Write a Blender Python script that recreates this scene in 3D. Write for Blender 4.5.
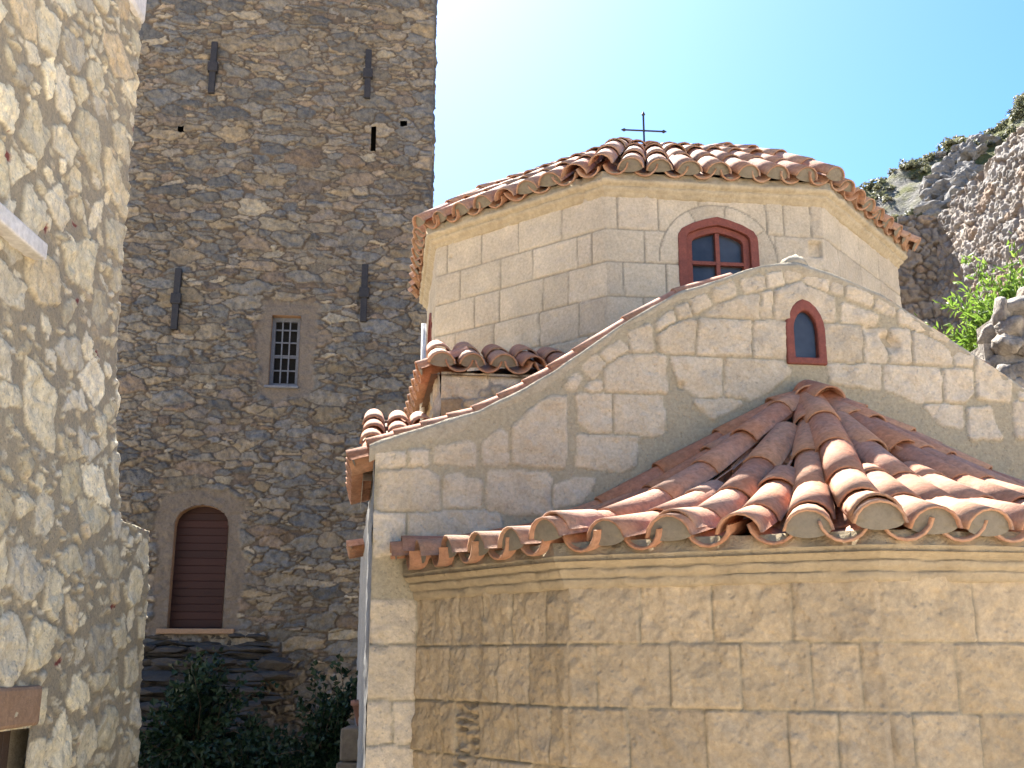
import bpy, bmesh, math, random
import numpy as np
from mathutils import Vector, noise as mnoise
R = math.radians
for o in list(bpy.data.objects): bpy.data.objects.remove(o)
scene = bpy.context.scene
COL = scene.collection
EZ = 2.4                      # eye height above the courtyard; all z below are relative to the eye

# ------------------------------------------------------------------ camera, sky, sun, exposure
cam = bpy.data.cameras.new('camera'); cam.sensor_fit = 'HORIZONTAL'; cam.sensor_width = 36.0
cam.lens = 1072.12*36/1024; cam.clip_start = 0.05; cam.clip_end = 2000
camo = bpy.data.objects.new('camera', cam); COL.objects.link(camo)
camo.location = (0, 0, EZ); camo.rotation_euler = (R(90)+0.2517, 0, 0)
scene.camera = camo
SUN_AZ, SUN_EL = R(-18), R(51.8)          # azimuth clockwise from +Y, elevation
world = bpy.data.worlds.new('World'); scene.world = world; world.use_nodes = True
wn = world.node_tree.nodes; wl = world.node_tree.links
bg = wn['Background']; sky = wn.new('ShaderNodeTexSky'); sky.sky_type = 'NISHITA'; sky.sun_disc = False
sky.sun_elevation = SUN_EL; sky.sun_rotation = SUN_AZ; sky.air_density = 1.0; sky.dust_density = 1.0; sky.ozone_density = 7.0
sky.altitude = 50
hs = wn.new('ShaderNodeHueSaturation'); hs.inputs['Saturation'].default_value = 1.2; wl.new(sky.outputs[0], hs.inputs['Color']); wl.new(hs.outputs[0], bg.inputs[0]); bg.inputs[1].default_value = 0.058
sl = bpy.data.lights.new('sun', 'SUN'); sl.energy = 5.0; sl.angle = R(0.5); sl.color = (1.0, 0.955, 0.875)
so = bpy.data.objects.new('sun', sl); COL.objects.link(so)
sd = Vector((math.sin(SUN_AZ)*math.cos(SUN_EL), math.cos(SUN_AZ)*math.cos(SUN_EL), math.sin(SUN_EL)))
so.rotation_euler = sd.to_track_quat('Z', 'Y').to_euler(); so.location = (0, 0, 40)
scene.view_settings.view_transform = 'Standard'; scene.view_settings.look = 'None'
scene.view_settings.exposure = 2.45; scene.view_settings.gamma = 1.0; scene.view_settings.use_curve_mapping = False

# ------------------------------------------------------------------ object helpers
def tag(o, label=None, cat=None, group=None, kind=None):
    if label: o['label'] = label
    if cat: o['category'] = cat
    if group: o['group'] = group
    if kind: o['kind'] = kind
    return o
def thing(name, label, cat, loc=(0, 0, 0), rz=0.0, group=None):
    o = bpy.data.objects.new(name, None); COL.objects.link(o); o.empty_display_size = 0.3
    o.location = loc; o.rotation_euler = (0, 0, rz)
    return tag(o, label, cat, group)
def link(name, me, mat, parent=None, smooth=False):
    o = bpy.data.objects.new(name, me); COL.objects.link(o)
    if mat is not None: me.materials.append(mat)
    if parent is not None: o.parent = parent
    if smooth: me.polygons.foreach_set('use_smooth', np.ones(len(me.polygons), bool))
    return o
class MB:
    """collects shapes (z relative to the eye) and links them as ONE mesh object"""
    def __init__(s): s.v = []; s.f = []; s.a = {}
    def add(s, V, F, **at):
        b = len(s.v); s.v += [tuple(p) for p in V]; s.f += [tuple(i+b for i in q) for q in F]
        for k in set(list(s.a) + list(at)):
            s.a.setdefault(k, [0.0]*b)
            x = at.get(k, 0.0)
            s.a[k] += list(x) if hasattr(x, '__len__') else [x]*len(V)
        return s
    def box(s, x0, x1, y0, y1, z0, z1, **at):
        V = [(x, y, z) for z in (z0, z1) for y in (y0, y1) for x in (x0, x1)]
        return s.add(V, [(0, 2, 3, 1), (4, 5, 7, 6), (0, 1, 5, 4), (2, 6, 7, 3), (0, 4, 6, 2), (1, 3, 7, 5)], **at)
    def prism(s, pts, z0, z1, **at):            # pts ccw in plan
        n = len(pts); V = [(x, y, z0) for x, y in pts] + [(x, y, z1) for x, y in pts]
        F = [tuple(range(n-1, -1, -1)), tuple(range(n, 2*n))] + [(i, (i+1) % n, n+(i+1) % n, n+i) for i in range(n)]
        return s.add(V, F, **at)
    def tube(s, pts, radii, n=8, **at):
        V = []; F = []; pts = [Vector(p) for p in pts]
        for i, p in enumerate(pts):
            d = (pts[min(i+1, len(pts)-1)] - pts[max(i-1, 0)]).normalized()
            a = d.orthogonal().normalized() if i == 0 else (a - d*a.dot(d)).normalized()
            b = d.cross(a)
            r = radii[i] if hasattr(radii, '__len__') else radii
            V += [p + (a*math.cos(2*math.pi*k/n) + b*math.sin(2*math.pi*k/n))*r for k in range(n)]
        for i in range(len(pts)-1):
            F += [(i*n+k, i*n+(k+1) % n, (i+1)*n+(k+1) % n, (i+1)*n+k) for k in range(n)]
        F += [tuple(range(n-1, -1, -1)), tuple((len(pts)-1)*n+k for k in range(n))]
        return s.add(V, F, **at)
    def build(s, name, mat, parent=None, smooth=False, bevel=0.0):
        me = bpy.data.meshes.new(name)
        me.from_pydata([(x, y, z+EZ) for x, y, z in s.v], [], s.f); me.update()
        for k, x in s.a.items():
            t = me.attributes.new(k, 'FLOAT', 'POINT'); t.data.foreach_set('value', np.array(x, np.float32))
        o = link(name, me, mat, parent, smooth)
        if bevel:
            b = o.modifiers.new('bevel', 'BEVEL'); b.width = bevel; b.segments = 2; b.limit_method = 'ANGLE'
        return o
def mesh_np(name, V, F, mat, parent=None, attrs={}, smooth=True):
    """V (n,3), F (m,4) quads"""
    me = bpy.data.meshes.new(name)
    V = np.asarray(V, np.float32).copy(); V[:, 2] += EZ
    F = np.asarray(F, np.int32)
    me.vertices.add(len(V)); me.vertices.foreach_set('co', V.ravel())
    me.loops.add(F.size); me.loops.foreach_set('vertex_index', F.ravel())
    me.polygons.add(len(F)); me.polygons.foreach_set('loop_start', np.arange(len(F), dtype=np.int32)*F.shape[1])
    me.update(calc_edges=True); me.validate()
    for k, x in attrs.items():
        t = me.attributes.new(k, 'FLOAT', 'POINT'); t.data.foreach_set('value', np.asarray(x, np.float32).ravel())
    return link(name, me, mat, parent, smooth)

# ------------------------------------------------------------------ node materials
class NT:
    def __init__(s, name):
        s.m = bpy.data.materials.new(name); s.m.use_nodes = True; s.t = s.m.node_tree; s.n = s.t.nodes; s.l = s.t.links
        s.b = s.n['Principled BSDF']; s.co = s.n.new('ShaderNodeTexCoord')
    def plug(s, v, sock):
        if hasattr(v, 'is_linked') or isinstance(v, bpy.types.NodeSocket): s.l.new(v, sock)
        else: sock.default_value = v
    def noise(s, scale, detail=6, rough=0.6, vec=None, dist=0.0):
        n = s.n.new('ShaderNodeTexNoise'); n.inputs['Scale'].default_value = scale; n.inputs['Detail'].default_value = detail
        n.inputs['Roughness'].default_value = rough; n.inputs['Distortion'].default_value = dist
        s.l.new(vec or s.co.outputs['Object'], n.inputs['Vector']); return n.outputs[0]
    def voro(s, scale, feature='F1', vec=None):
        n = s.n.new('ShaderNodeTexVoronoi'); n.feature = feature; n.inputs['Scale'].default_value = scale
        s.l.new(vec or s.co.outputs['Object'], n.inputs['Vector']); return n.outputs[0]
    def attr(s, name):
        n = s.n.new('ShaderNodeAttribute'); n.attribute_name = name; return n.outputs['Fac']
    def ramp(s, fac, stops, interp='LINEAR'):
        n = s.n.new('ShaderNodeValToRGB'); e = n.color_ramp.elements; n.color_ramp.interpolation = interp
        while len(e) < len(stops): e.new(0.5)
        for q, (p, c) in zip(e, stops): q.position = p; q.color = (*c, 1) if len(c) == 3 else c
        s.plug(fac, n.inputs[0]); return n.outputs[0]
    def rng(s, v, a, b, c, d, clamp=True):
        n = s.n.new('ShaderNodeMapRange'); n.clamp = clamp; s.plug(v, n.inputs[0])
        for i, x in enumerate((a, b, c, d)): s.plug(x, n.inputs[1+i])
        return n.outputs[0]
    def math(s, op, a, b=0.0):
        n = s.n.new('ShaderNodeMath'); n.operation = op; s.plug(a, n.inputs[0]); s.plug(b, n.inputs[1]); return n.outputs[0]
    def mix(s, f, a, b, mode='MIX'):
        n = s.n.new('ShaderNodeMix'); n.data_type = 'RGBA'; n.blend_type = mode; s.plug(f, n.inputs[0])
        for v, k in ((a, 6), (b, 7)):
            if isinstance(v, tuple) and len(v) == 3: v = (*v, 1)
            s.plug(v, n.inputs[k])
        return n.outputs[2]
    def val(s, col, v):                 # brightness multiply
        n = s.n.new('ShaderNodeHueSaturation'); s.l.new(col, n.inputs['Color']); s.plug(v, n.inputs['Value']); return n.outputs[0]
    def bump(s, h, strength, dist=0.01, prev=None):
        n = s.n.new('ShaderNodeBump'); n.inputs['Strength'].default_value = strength; n.inputs['Distance'].default_value = dist
        s.plug(h, n.inputs['Height'])
        if prev is not None: s.l.new(prev, n.inputs['Normal'])
        return n.outputs[0]
    def out(s, col, rough=0.9, normal=None, spec=0.2):
        s.plug(col if not isinstance(col, tuple) else (*col, 1), s.b.inputs['Base Color']); s.plug(rough, s.b.inputs['Roughness'])
        s.b.inputs['Specular IOR Level'].default_value = spec
        if normal is not None: s.l.new(normal, s.b.inputs['Normal'])
        return s.m

def masonry(name, stones, mortar, mortar2=None, grain=45.0, mott=6.0, pit=0.35, plaster=(0.2, 0.15, 0.11), stain=(0.5, 0.42, 0.3), stain_amt=0.25, mott_lo=0.72, mott_hi=1.2, tint=(0.72, 1.24)):
    t = NT(name)
    k = len(stones)
    c = t.ramp(t.attr('tone'), [((i+0.0)/(k-1), s) for i, s in enumerate(stones)])
    n1 = t.noise(mott, 8, 0.65); n2 = t.noise(grain, 5, 0.7); n3 = t.noise(mott*3.3, 6, 0.6, dist=0.6)
    c = t.val(c, t.rng(t.attr('tint'), 0, 1, tint[0], tint[1]))
    c = t.val(c, t.rng(n1, 0.3, 0.7, mott_lo, mott_hi)); c = t.val(c, t.rng(n2, 0.3, 0.7, 0.8, 1.16)); 
    c = t.mix(t.math('MULTIPLY', t.rng(n3, 0.52, 0.72, 0, 1), stain_amt*1.6), c, t.mix(0.6, c, stain))
    mo = t.mix(t.noise(9, 6, 0.6), mortar, mortar2 or tuple(x*0.75 for x in mortar))
    mo = t.val(mo, t.rng(n2, 0.3, 0.7, 0.78, 1.18))
    pl = t.val(t.mix(t.noise(4, 7, 0.65), plaster, tuple(x*1.35 for x in plaster)), t.rng(n2, 0.3, 0.7, 0.8, 1.15))
    c = t.mix(t.attr('mortar'), c, mo)
    c = t.mix(t.attr('plaster'), c, pl)
    wz = t.noise(0.6, 4, 0.6)
    c = t.val(c, t.rng(wz, 0.3, 0.7, 0.86, 1.12))
    pits = t.rng(t.voro(grain*0.7), 0.0, 0.35, 0, 1)
    h = t.math('ADD', t.math('MULTIPLY', n2, 0.6), t.math('ADD', t.math('MULTIPLY', t.noise(grain*2.6, 4, 0.6), 0.35), t.math('MULTIPLY', pits, pit)))
    return t.out(c, 0.92, t.bump(h, 0.55, 0.014), 0.15)

SAND = [(0.43, 0.338, 0.218), (0.455, 0.36, 0.238), (0.44, 0.345, 0.225), (0.47, 0.375, 0.252), (0.415, 0.32, 0.20)]
M_gable = masonry('gable_ashlar', [(0.545, 0.455, 0.325), (0.585, 0.495, 0.365), (0.56, 0.47, 0.34), (0.60, 0.51, 0.38)], (0.405, 0.35, 0.245), (0.345, 0.295, 0.20), pit=0.8, mott=7, mott_lo=0.85, mott_hi=1.1, tint=(0.92, 1.06))
M_drum = masonry('drum_ashlar', [(0.515, 0.43, 0.315), (0.545, 0.458, 0.335), (0.505, 0.42, 0.31), (0.555, 0.468, 0.345)], (0.36, 0.31, 0.23), pit=0.4, mott=4, mott_lo=0.86, mott_hi=1.1, tint=(0.92, 1.07))
M_apse = masonry('apse_ashlar', SAND, (0.36, 0.30, 0.20), (0.30, 0.25, 0.165), pit=0.8, grain=34, mott=6, stain=(0.40, 0.27, 0.15), stain_amt=0.25, mott_lo=0.84, mott_hi=1.12, tint=(0.9, 1.08))
M_rough = masonry('rough_base_stone', [(0.50, 0.33, 0.16), (0.46, 0.38, 0.28), (0.40, 0.37, 0.32), (0.52, 0.43, 0.30)], (0.36, 0.33, 0.29), pit=0.9, mott=8)
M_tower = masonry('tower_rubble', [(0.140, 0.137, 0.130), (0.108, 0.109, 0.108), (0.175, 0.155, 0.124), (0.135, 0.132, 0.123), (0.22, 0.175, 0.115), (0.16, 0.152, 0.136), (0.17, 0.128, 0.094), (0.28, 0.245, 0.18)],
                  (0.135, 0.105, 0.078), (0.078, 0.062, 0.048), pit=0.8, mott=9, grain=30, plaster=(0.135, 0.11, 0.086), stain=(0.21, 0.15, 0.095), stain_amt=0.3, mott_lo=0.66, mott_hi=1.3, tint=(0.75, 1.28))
M_house = masonry('house_rubble', [(0.67, 0.59, 0.39), (0.71, 0.63, 0.43), (0.62, 0.55, 0.38), (0.73, 0.65, 0.455), (0.52, 0.475, 0.365), (0.70, 0.61, 0.40), (0.54, 0.43, 0.27)],
                  (0.36, 0.31, 0.215), (0.29, 0.25, 0.175), pit=1.0, mott=11, grain=46, plaster=(0.17, 0.055, 0.045), stain=(0.36, 0.33, 0.27), stain_amt=0.5, mott_lo=0.74)
M_fort = masonry('fortress_rubble', [(0.205, 0.19, 0.175), (0.25, 0.215, 0.18), (0.18, 0.17, 0.16), (0.28, 0.245, 0.205), (0.235, 0.17, 0.12)],
                 (0.18, 0.14, 0.105), (0.13, 0.10, 0.08), pit=1.6, mott=5, grain=13, stain=(0.22, 0.13, 0.08), stain_amt=0.5)

def m_plain(name, c1, c2, scale=8, rough=0.85, bump=0.3, grain=60, spec=0.2):
    t = NT(name); n = t.noise(scale, 7, 0.65); g = t.noise(grain, 5, 0.65)
    c = t.val(t.mix(t.rng(n, 0.3, 0.7, 0, 1), c1, c2), t.rng(g, 0.3, 0.7, 0.82, 1.15))
    return t.out(c, rough, t.bump(t.math('ADD', g, n), bump, 0.01), spec)
M_cornice = m_plain('cornice_stone', (0.43, 0.345, 0.225), (0.34, 0.27, 0.175), 6, 0.92, 1.0, 24)
M_dcornice = m_plain('drum_cornice_stone', (0.50, 0.415, 0.285), (0.38, 0.31, 0.205), 6, 0.92, 0.8, 26)
M_darkener = m_plain('alley_darkening', (0.055, 0.045, 0.035), (0.035, 0.03, 0.022), 3, 0.95, 0.6, 20)  # near-black, for the sheet added to cut bounced light in the alley
M_bed = m_plain('roof_bed_mortar', (0.24, 0.155, 0.11), (0.17, 0.12, 0.09), 7, 0.95, 0.9, 40)
M_mortar = m_plain('lime_mortar', (0.43, 0.37, 0.27), (0.35, 0.30, 0.21), 7, 0.95, 0.9, 40)
M_plaster = m_plain('grey_plaster', (0.36, 0.345, 0.32), (0.27, 0.26, 0.24), 5, 0.9, 0.4)
M_white = m_plain('whitewashed_stone', (0.74, 0.72, 0.68), (0.58, 0.56, 0.51), 9, 0.85, 0.6, 25)
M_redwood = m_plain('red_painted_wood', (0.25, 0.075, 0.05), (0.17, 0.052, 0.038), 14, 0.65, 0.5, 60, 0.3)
M_iron = m_plain('black_iron', (0.022, 0.024, 0.028), (0.045, 0.04, 0.04), 12, 0.6, 0.4)
M_grille = m_plain('grey_iron', (0.17, 0.18, 0.20), (0.12, 0.12, 0.13), 14, 0.6, 0.3)
M_dark = m_plain('dark_interior', (0.012, 0.011, 0.010), (0.02, 0.018, 0.016), 4, 0.95, 0.0)
M_lintel = m_plain('brown_lintel_stone', (0.33, 0.215, 0.135), (0.26, 0.165, 0.10), 7, 0.92, 0.9, 30)
M_ground = m_plain('courtyard_ground', (0.56, 0.465, 0.345), (0.47, 0.385, 0.285), 0.8, 0.95, 0.5, 14)
M_bark = m_plain('bark', (0.10, 0.075, 0.05), (0.06, 0.045, 0.03), 20, 0.95, 0.8)
M_terrapot = m_plain('pot_clay', (0.20, 0.10, 0.07), (0.15, 0.08, 0.06), 9, 0.85, 0.3)

def m_planks(name, c1, c2, per_m, axis):
    t = NT(name); sx = t.n.new('ShaderNodeSeparateXYZ'); t.l.new(t.co.outputs['Object'], sx.inputs[0])
    u = t.math('MULTIPLY', sx.outputs[axis], per_m); fr = t.math('FRACT', u); fl = t.math('FLOOR', u)
    wn_ = t.n.new('ShaderNodeTexWhiteNoise'); wn_.noise_dimensions = '1D'; t.l.new(fl, wn_.inputs['W'])
    g = t.noise(30, 6, 0.6)
    c = t.val(t.mix(g, c1, c2), t.rng(wn_.outputs[0], 0, 1, 0.75, 1.2))
    gap = t.rng(t.math('ABSOLUTE', t.math('SUBTRACT', fr, 0.5)), 0.45, 0.49, 1, 0)
    return t.out(c, 0.65, t.bump(t.math('ADD', gap, t.math('MULTIPLY', g, 0.3)), 0.7, 0.02), 0.3)
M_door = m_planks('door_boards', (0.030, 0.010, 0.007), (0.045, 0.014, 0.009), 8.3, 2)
M_oldwood = m_planks('weathered_door_boards', (0.055, 0.035, 0.025), (0.08, 0.055, 0.04), 6.5, 1)

t = NT('window_glass'); n = t.noise(3.0, 4, 0.5)
M_tglass = None
M_glass = t.out(t.mix(t.rng(n, 0.35, 0.65, 0, 1), (0.018, 0.02, 0.026), (0.06, 0.065, 0.075)), 0.1, t.bump(t.noise(5, 2, 0.5), 0.08, 0.02), 0.4)

def m_tile(name, pale, lich, lipa):
    t = NT(name)
    c = t.ramp(t.attr('tone'), [(0.0, (0.39, 0.15, 0.078)), (0.25, (0.49, 0.21, 0.108)), (0.5, (0.44, 0.19, 0.113)), (0.75, (0.54, 0.26, 0.138)), (1.0, (0.48, 0.24, 0.15))])
    n1 = t.noise(5, 8, 0.65); n2 = t.noise(30, 6, 0.65); n3 = t.noise(2.2, 5, 0.6)
    c = t.mix(t.math('MULTIPLY', t.rng(n1, 0.42, 0.68, 0, 1), pale), c, (0.46, 0.32, 0.25))
    c = t.mix(t.math('MULTIPLY', t.rng(n3, 0.54, 0.66, 0, 1), lich), c, (0.22, 0.19, 0.14))
    sp = t.rng(t.noise(16, 5, 0.7, dist=0.4), 0.60, 0.70, 0, 0.55)
    c = t.mix(sp, c, (0.13, 0.105, 0.08))
    c = t.mix(t.math('MULTIPLY', t.attr('lip'), lipa), c, (0.30, 0.24, 0.16))
    c = t.mix(t.attr('plug'), c, t.mix(n2, (0.27, 0.235, 0.18), (0.15, 0.13, 0.10)))
    c = t.val(c, t.rng(n2, 0.3, 0.7, 0.72, 1.22))
    return t.out(c, 0.82, t.bump(t.math('ADD', n2, t.noise(110, 3, 0.6)), 0.45, 0.008), 0.25)
M_tile = m_tile('terracotta_tile', 0.30, 0.25, 0.3)
M_dtile = m_tile('weathered_terracotta_tile', 0.55, 0.45, 0.4)

def m_leaf(name, c1, c2, trans):
    t = NT(name); c = t.ramp(t.attr('tone'), [(0, c1), (1, c2)])
    t.out(c, 0.55, None, 0.3)
    tr = t.n.new('ShaderNodeBsdfTranslucent'); t.l.new(c, tr.inputs[0]); mx = t.n.new('ShaderNodeMixShader'); mx.inputs[0].default_value = trans
    t.l.new(t.b.outputs[0], mx.inputs[1]); t.l.new(tr.outputs[0], mx.inputs[2]); t.l.new(mx.outputs[0], t.n['Material Output'].inputs[0])
    return t.m
M_leaf = m_leaf('fresh_leaf', (0.10, 0.19, 0.022), (0.25, 0.36, 0.065), 0.4)
M_scrubleaf = m_leaf('scrub_leaf', (0.075, 0.085, 0.045), (0.19, 0.18, 0.10), 0.4)
M_dleaf = m_leaf('dark_leaf', (0.008, 0.022, 0.010), (0.022, 0.048, 0.019), 0.15)

t = NT('hill_rock_and_grass'); n1 = t.noise(0.35, 8, 0.6); n2 = t.noise(2.5, 7, 0.65); n3 = t.noise(9, 5, 0.6)
rock = t.mix(t.rng(n2, 0.35, 0.65, 0, 1), (0.24, 0.225, 0.20), (0.16, 0.15, 0.13))
gr = t.mix(t.rng(n3, 0.35, 0.65, 0, 1), (0.16, 0.15, 0.055), (0.09, 0.10, 0.04))
M_hill = t.out(t.val(t.mix(t.rng(n1, 0.46, 0.56, 0, 1), gr, rock), t.rng(n3, 0.3, 0.7, 0.75, 1.2)), 0.95, t.bump(t.math('ADD', n2, n3), 0.9, 0.25), 0.1)
t = NT('limestone_rock'); n1 = t.noise(1.6, 8, 0.65); n2 = t.noise(7, 7, 0.65)
M_rock = t.out(t.val(t.mix(t.rng(n1, 0.35, 0.62, 0, 1), (0.27, 0.25, 0.225), (0.17, 0.16, 0.15)), t.rng(n2, 0.3, 0.7, 0.7, 1.2)), 0.95, t.bump(t.math('ADD', n1, n2), 0.9, 0.12), 0.1)
t = NT('rubble_stone'); n1 = t.noise(5, 8, 0.65); n2 = t.noise(22, 7, 0.65)
M_rub = t.out(t.val(t.mix(t.rng(n1, 0.36, 0.64, 0, 1), t.ramp(t.attr('tone'), [(0, (0.46, 0.40, 0.33)), (0.5, (0.38, 0.345, 0.30)), (1, (0.48, 0.39, 0.29))]), (0.21, 0.19, 0.17)), t.rng(n2, 0.3, 0.7, 0.72, 1.2)), 0.95, t.bump(t.math('ADD', n1, n2), 0.9, 0.04), 0.1)
t = NT('scrub_foliage'); n2 = t.noise(3.5, 6, 0.7)
M_scrub = t.out(t.val(t.ramp(t.attr('tone'), [(0, (0.05, 0.06, 0.03)), (0.5, (0.095, 0.105, 0.05)), (0.8, (0.14, 0.14, 0.065)), (1, (0.15, 0.13, 0.09))]), t.rng(n2, 0.3, 0.7, 0.6, 1.35)), 0.9, t.bump(n2, 1.0, 0.3), 0.1)

# ------------------------------------------------------------------ noise and stone layouts on a grid
def vnoise(X, Y, cell, seed):
    rs = np.random.RandomState(seed); T = rs.rand(64, 64)
    x = X/cell; y = Y/cell; xi = np.floor(x).astype(int); yi = np.floor(y).astype(int); fx = x-xi; fy = y-yi
    fx = fx*fx*(3-2*fx); fy = fy*fy*(3-2*fy)
    g = lambda i, j: T[(xi+i) % 64, (yi+j) % 64]
    return (g(0, 0)*(1-fx)+g(1, 0)*fx)*(1-fy)+(g(0, 1)*(1-fx)+g(1, 1)*fx)*fy - 0.5
def fbm(X, Y, cell, seed, octv=4, gain=0.5):
    r = 0; a = 1.0
    for i in range(octv): r = r + a*vnoise(X+i*7.3, Y+i*3.1, cell, seed+i); cell /= 2.0; a *= gain
    return r
def sstep(a, b, x):
    t_ = np.clip((x-a)/(b-a), 0, 1); return t_*t_*(3-2*t_)

class Sheet:
    """a wall face laid out in metres (u along, v up): stones, joints, relief"""
    def __init__(s, u0, u1, v0, v1, res, seed):
        s.nu = int(round((u1-u0)/res))+1; s.nv = int(round((v1-v0)/res))+1
        s.u0, s.u1, s.v0, s.v1, s.res, s.seed = u0, u1, v0, v1, res, seed
        s.U, s.V = np.meshgrid(np.linspace(u0, u1, s.nu), np.linspace(v0, v1, s.nv), indexing='ij')
        sh = s.U.shape; s.best = np.full(sh, 9.0); s.sec = np.full(sh, 9.0); s.sid = np.zeros(sh, int)
        s.tone = [0.5]; s.tint = [0.5]; s.lift = [0.0]; s.rs = np.random.RandomState(seed)
        s.dx = np.full(sh, 0.0); s.plaster = np.zeros(sh); s.keep = np.ones((s.nu-1, s.nv-1), bool)
        s.WU, s.WV = s.U, s.V
    extra = 1.0
    def warp2(s, amp, cell):
        s.WU = s.WU + amp*fbm(s.U, s.V, cell, s.seed+111, 3); s.WV = s.WV + amp*fbm(s.U, s.V, cell, s.seed+129, 3)
    def warp(s, amp, cell):
        s.WU = s.U + amp*fbm(s.U, s.V, cell, s.seed+11, 4); s.WV = s.V + amp*fbm(s.U, s.V, cell, s.seed+29, 4)
    def win(s, x0, x1, y0, y1, pad):
        i0 = max(0, int((x0-pad-s.u0)/s.res)); i1 = min(s.nu, int((x1+pad-s.u0)/s.res)+2)
        j0 = max(0, int((y0-pad-s.v0)/s.res)); j1 = min(s.nv, int((y1+pad-s.v0)/s.res)+2)
        return slice(i0, i1), slice(j0, j1), i1 <= i0 or j1 <= j0
    def put(s, w, d, tone=None, lift=None):
        b = s.best[w]; m = d < b
        s.sec[w] = np.where(m, b, np.minimum(s.sec[w], d)); s.best[w] = np.where(m, d, b)
        k = len(s.tone); s.sid[w] = np.where(m, k, s.sid[w])
        s.tone.append(s.rs.rand() if tone is None else tone); s.tint.append(s.rs.rand()); s.lift.append(s.rs.rand() if lift is None else lift)
    def poly(s, P, rnd=0.01, pad=0.08, tone=None, lift=None):
        P = np.array(P); a, b, e = s.win(P[:, 0].min(), P[:, 0].max(), P[:, 1].min(), P[:, 1].max(), pad)
        if e: return
        x, y = s.WU[a, b], s.WV[a, b]; d = np.full(x.shape, 9.0); ins = np.zeros(x.shape, bool)
        n = len(P); c = P.mean(0); P = c + (P-c)*(1 - rnd/ max(0.03, np.linalg.norm(P-c, axis=1).min()))
        for i in range(n):
            p, q = P[i], P[(i+1) % n]; ex, ey = q-p; L = ex*ex+ey*ey+1e-12
            t_ = np.clip(((x-p[0])*ex+(y-p[1])*ey)/L, 0, 1)
            d = np.minimum(d, np.hypot(x-p[0]-t_*ex, y-p[1]-t_*ey))
            if abs(ey) > 1e-9:
                cr = ((p[1] > y) != (q[1] > y)) & (x < p[0]+(y-p[1])*ex/ey); ins ^= cr
        s.put((a, b), np.where(ins, -d, d)-rnd, tone, lift)
    def pack(s, classes, tol=0.05):
        for cnt, ar, br, rot, tones in classes:
            for _ in range(cnt):
                A = s.rs.uniform(*ar); B = s.rs.uniform(*br); B = min(B, A)
                cx = s.rs.uniform(s.u0-A*0.5, s.u1+A*0.5); cy = s.rs.uniform(s.v0-B*0.5, s.v1+B*0.5); th = s.rs.normal(0, rot)
                i, j = int((cx-s.u0)/s.res), int((cy-s.v0)/s.res)
                if 0 <= i < s.nu and 0 <= j < s.nv and s.best[i, j] < B*0.5: continue
                a, b, e = s.win(cx-A, cx+A, cy-B, cy+B, 0.05)
                if e: continue
                x = s.WU[a, b]-cx; y = s.WV[a, b]-cy
                c_, s_ = math.cos(th), math.sin(th); X = (c_*x+s_*y)/A; Y = (-s_*x+c_*y)/B
                K = s.rs.randint(4, 7); an = (np.arange(K)+s.rs.uniform(-0.3, 0.3, K))*2*math.pi/K+s.rs.uniform(0, 6.28); ek = s.rs.uniform(0.68, 0.98, K); d = 0
                for q in range(K): d = d + np.maximum(0, (math.cos(an[q])*X+math.sin(an[q])*Y)/ek[q])**16
                d = (d**0.0625-1)*B
                ins = d < 0
                if ins.sum() == 0 or (ins & (s.best[a, b] < 0)).sum() > tol*ins.sum(): continue
                s.put((a, b), d, None if tones is None else s.rs.uniform(*tones))
    def finish(s, grow, jw, depth, lift, dome, rough, edge=0.006, groove=0.0):
        joint = sstep(jw*0.35, jw, s.sec-s.best); cover = 1-sstep(grow-edge, grow+edge*0.6, s.best + 0.5*edge*fbm(s.U, s.V, 0.05, s.seed+5, 3))
        s.mask = joint*cover*(1-s.plaster)*s.extra
        L = np.array(s.lift)[s.sid]
        body = np.clip((grow-s.best)/0.06, 0, 1)
        s.h = s.mask*(depth + lift*(L-0.5) + dome*np.sqrt(body)) + rough*fbm(s.U, s.V, 0.09, s.seed+3, 5, 0.6)*(0.5+0.7*s.mask) + 0.6*rough*fbm(s.U, s.V, 0.6, s.seed+8, 3)
        if groove: s.h -= groove*(1-sstep(0, jw*1.1, s.sec-s.best))*(s.best < grow+0.004)
        return s
    def attrs(s): return dict(tone=np.array(s.tone)[s.sid], tint=np.array(s.tint)[s.sid], mortar=(1-s.mask)*(1-s.plaster), plaster=s.plaster)
    def cut(s, fn):                      # drop faces whose centre is inside fn(u, v)
        uc = (s.U[:-1, :-1]+s.U[1:, 1:])/2; vc = (s.V[:-1, :-1]+s.V[1:, 1:])/2; s.keep &= ~fn(uc, vc)
    def quads(s, base=0):
        I = np.arange(s.nu*s.nv).reshape(s.nu, s.nv)
        q = np.stack([I[:-1, :-1], I[1:, :-1], I[1:, 1:], I[:-1, 1:]], -1)[s.keep]
        return q.reshape(-1, 4)+base
def plane_map(s, o, e, nrm, h=None):
    h = s.h if h is None else h
    return np.stack([o[0]+e[0]*s.U+nrm[0]*h, o[1]+e[1]*s.U+nrm[1]*h, s.V+nrm[2]*h if len(nrm) > 2 else s.V], -1).reshape(-1, 3)
def join_sheets(name, items, mat, parent):
    Vs, Fs, at, b = [], [], {}, 0
    for s, P in items:
        Vs.append(P); Fs.append(s.quads(b)); b += len(P)
        for k, x in s.attrs().items(): at.setdefault(k, []).append(np.asarray(x).ravel())
    return mesh_np(name, np.concatenate(Vs), np.concatenate(Fs), mat, parent, {k: np.concatenate(x) for k, x in at.items()})
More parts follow.
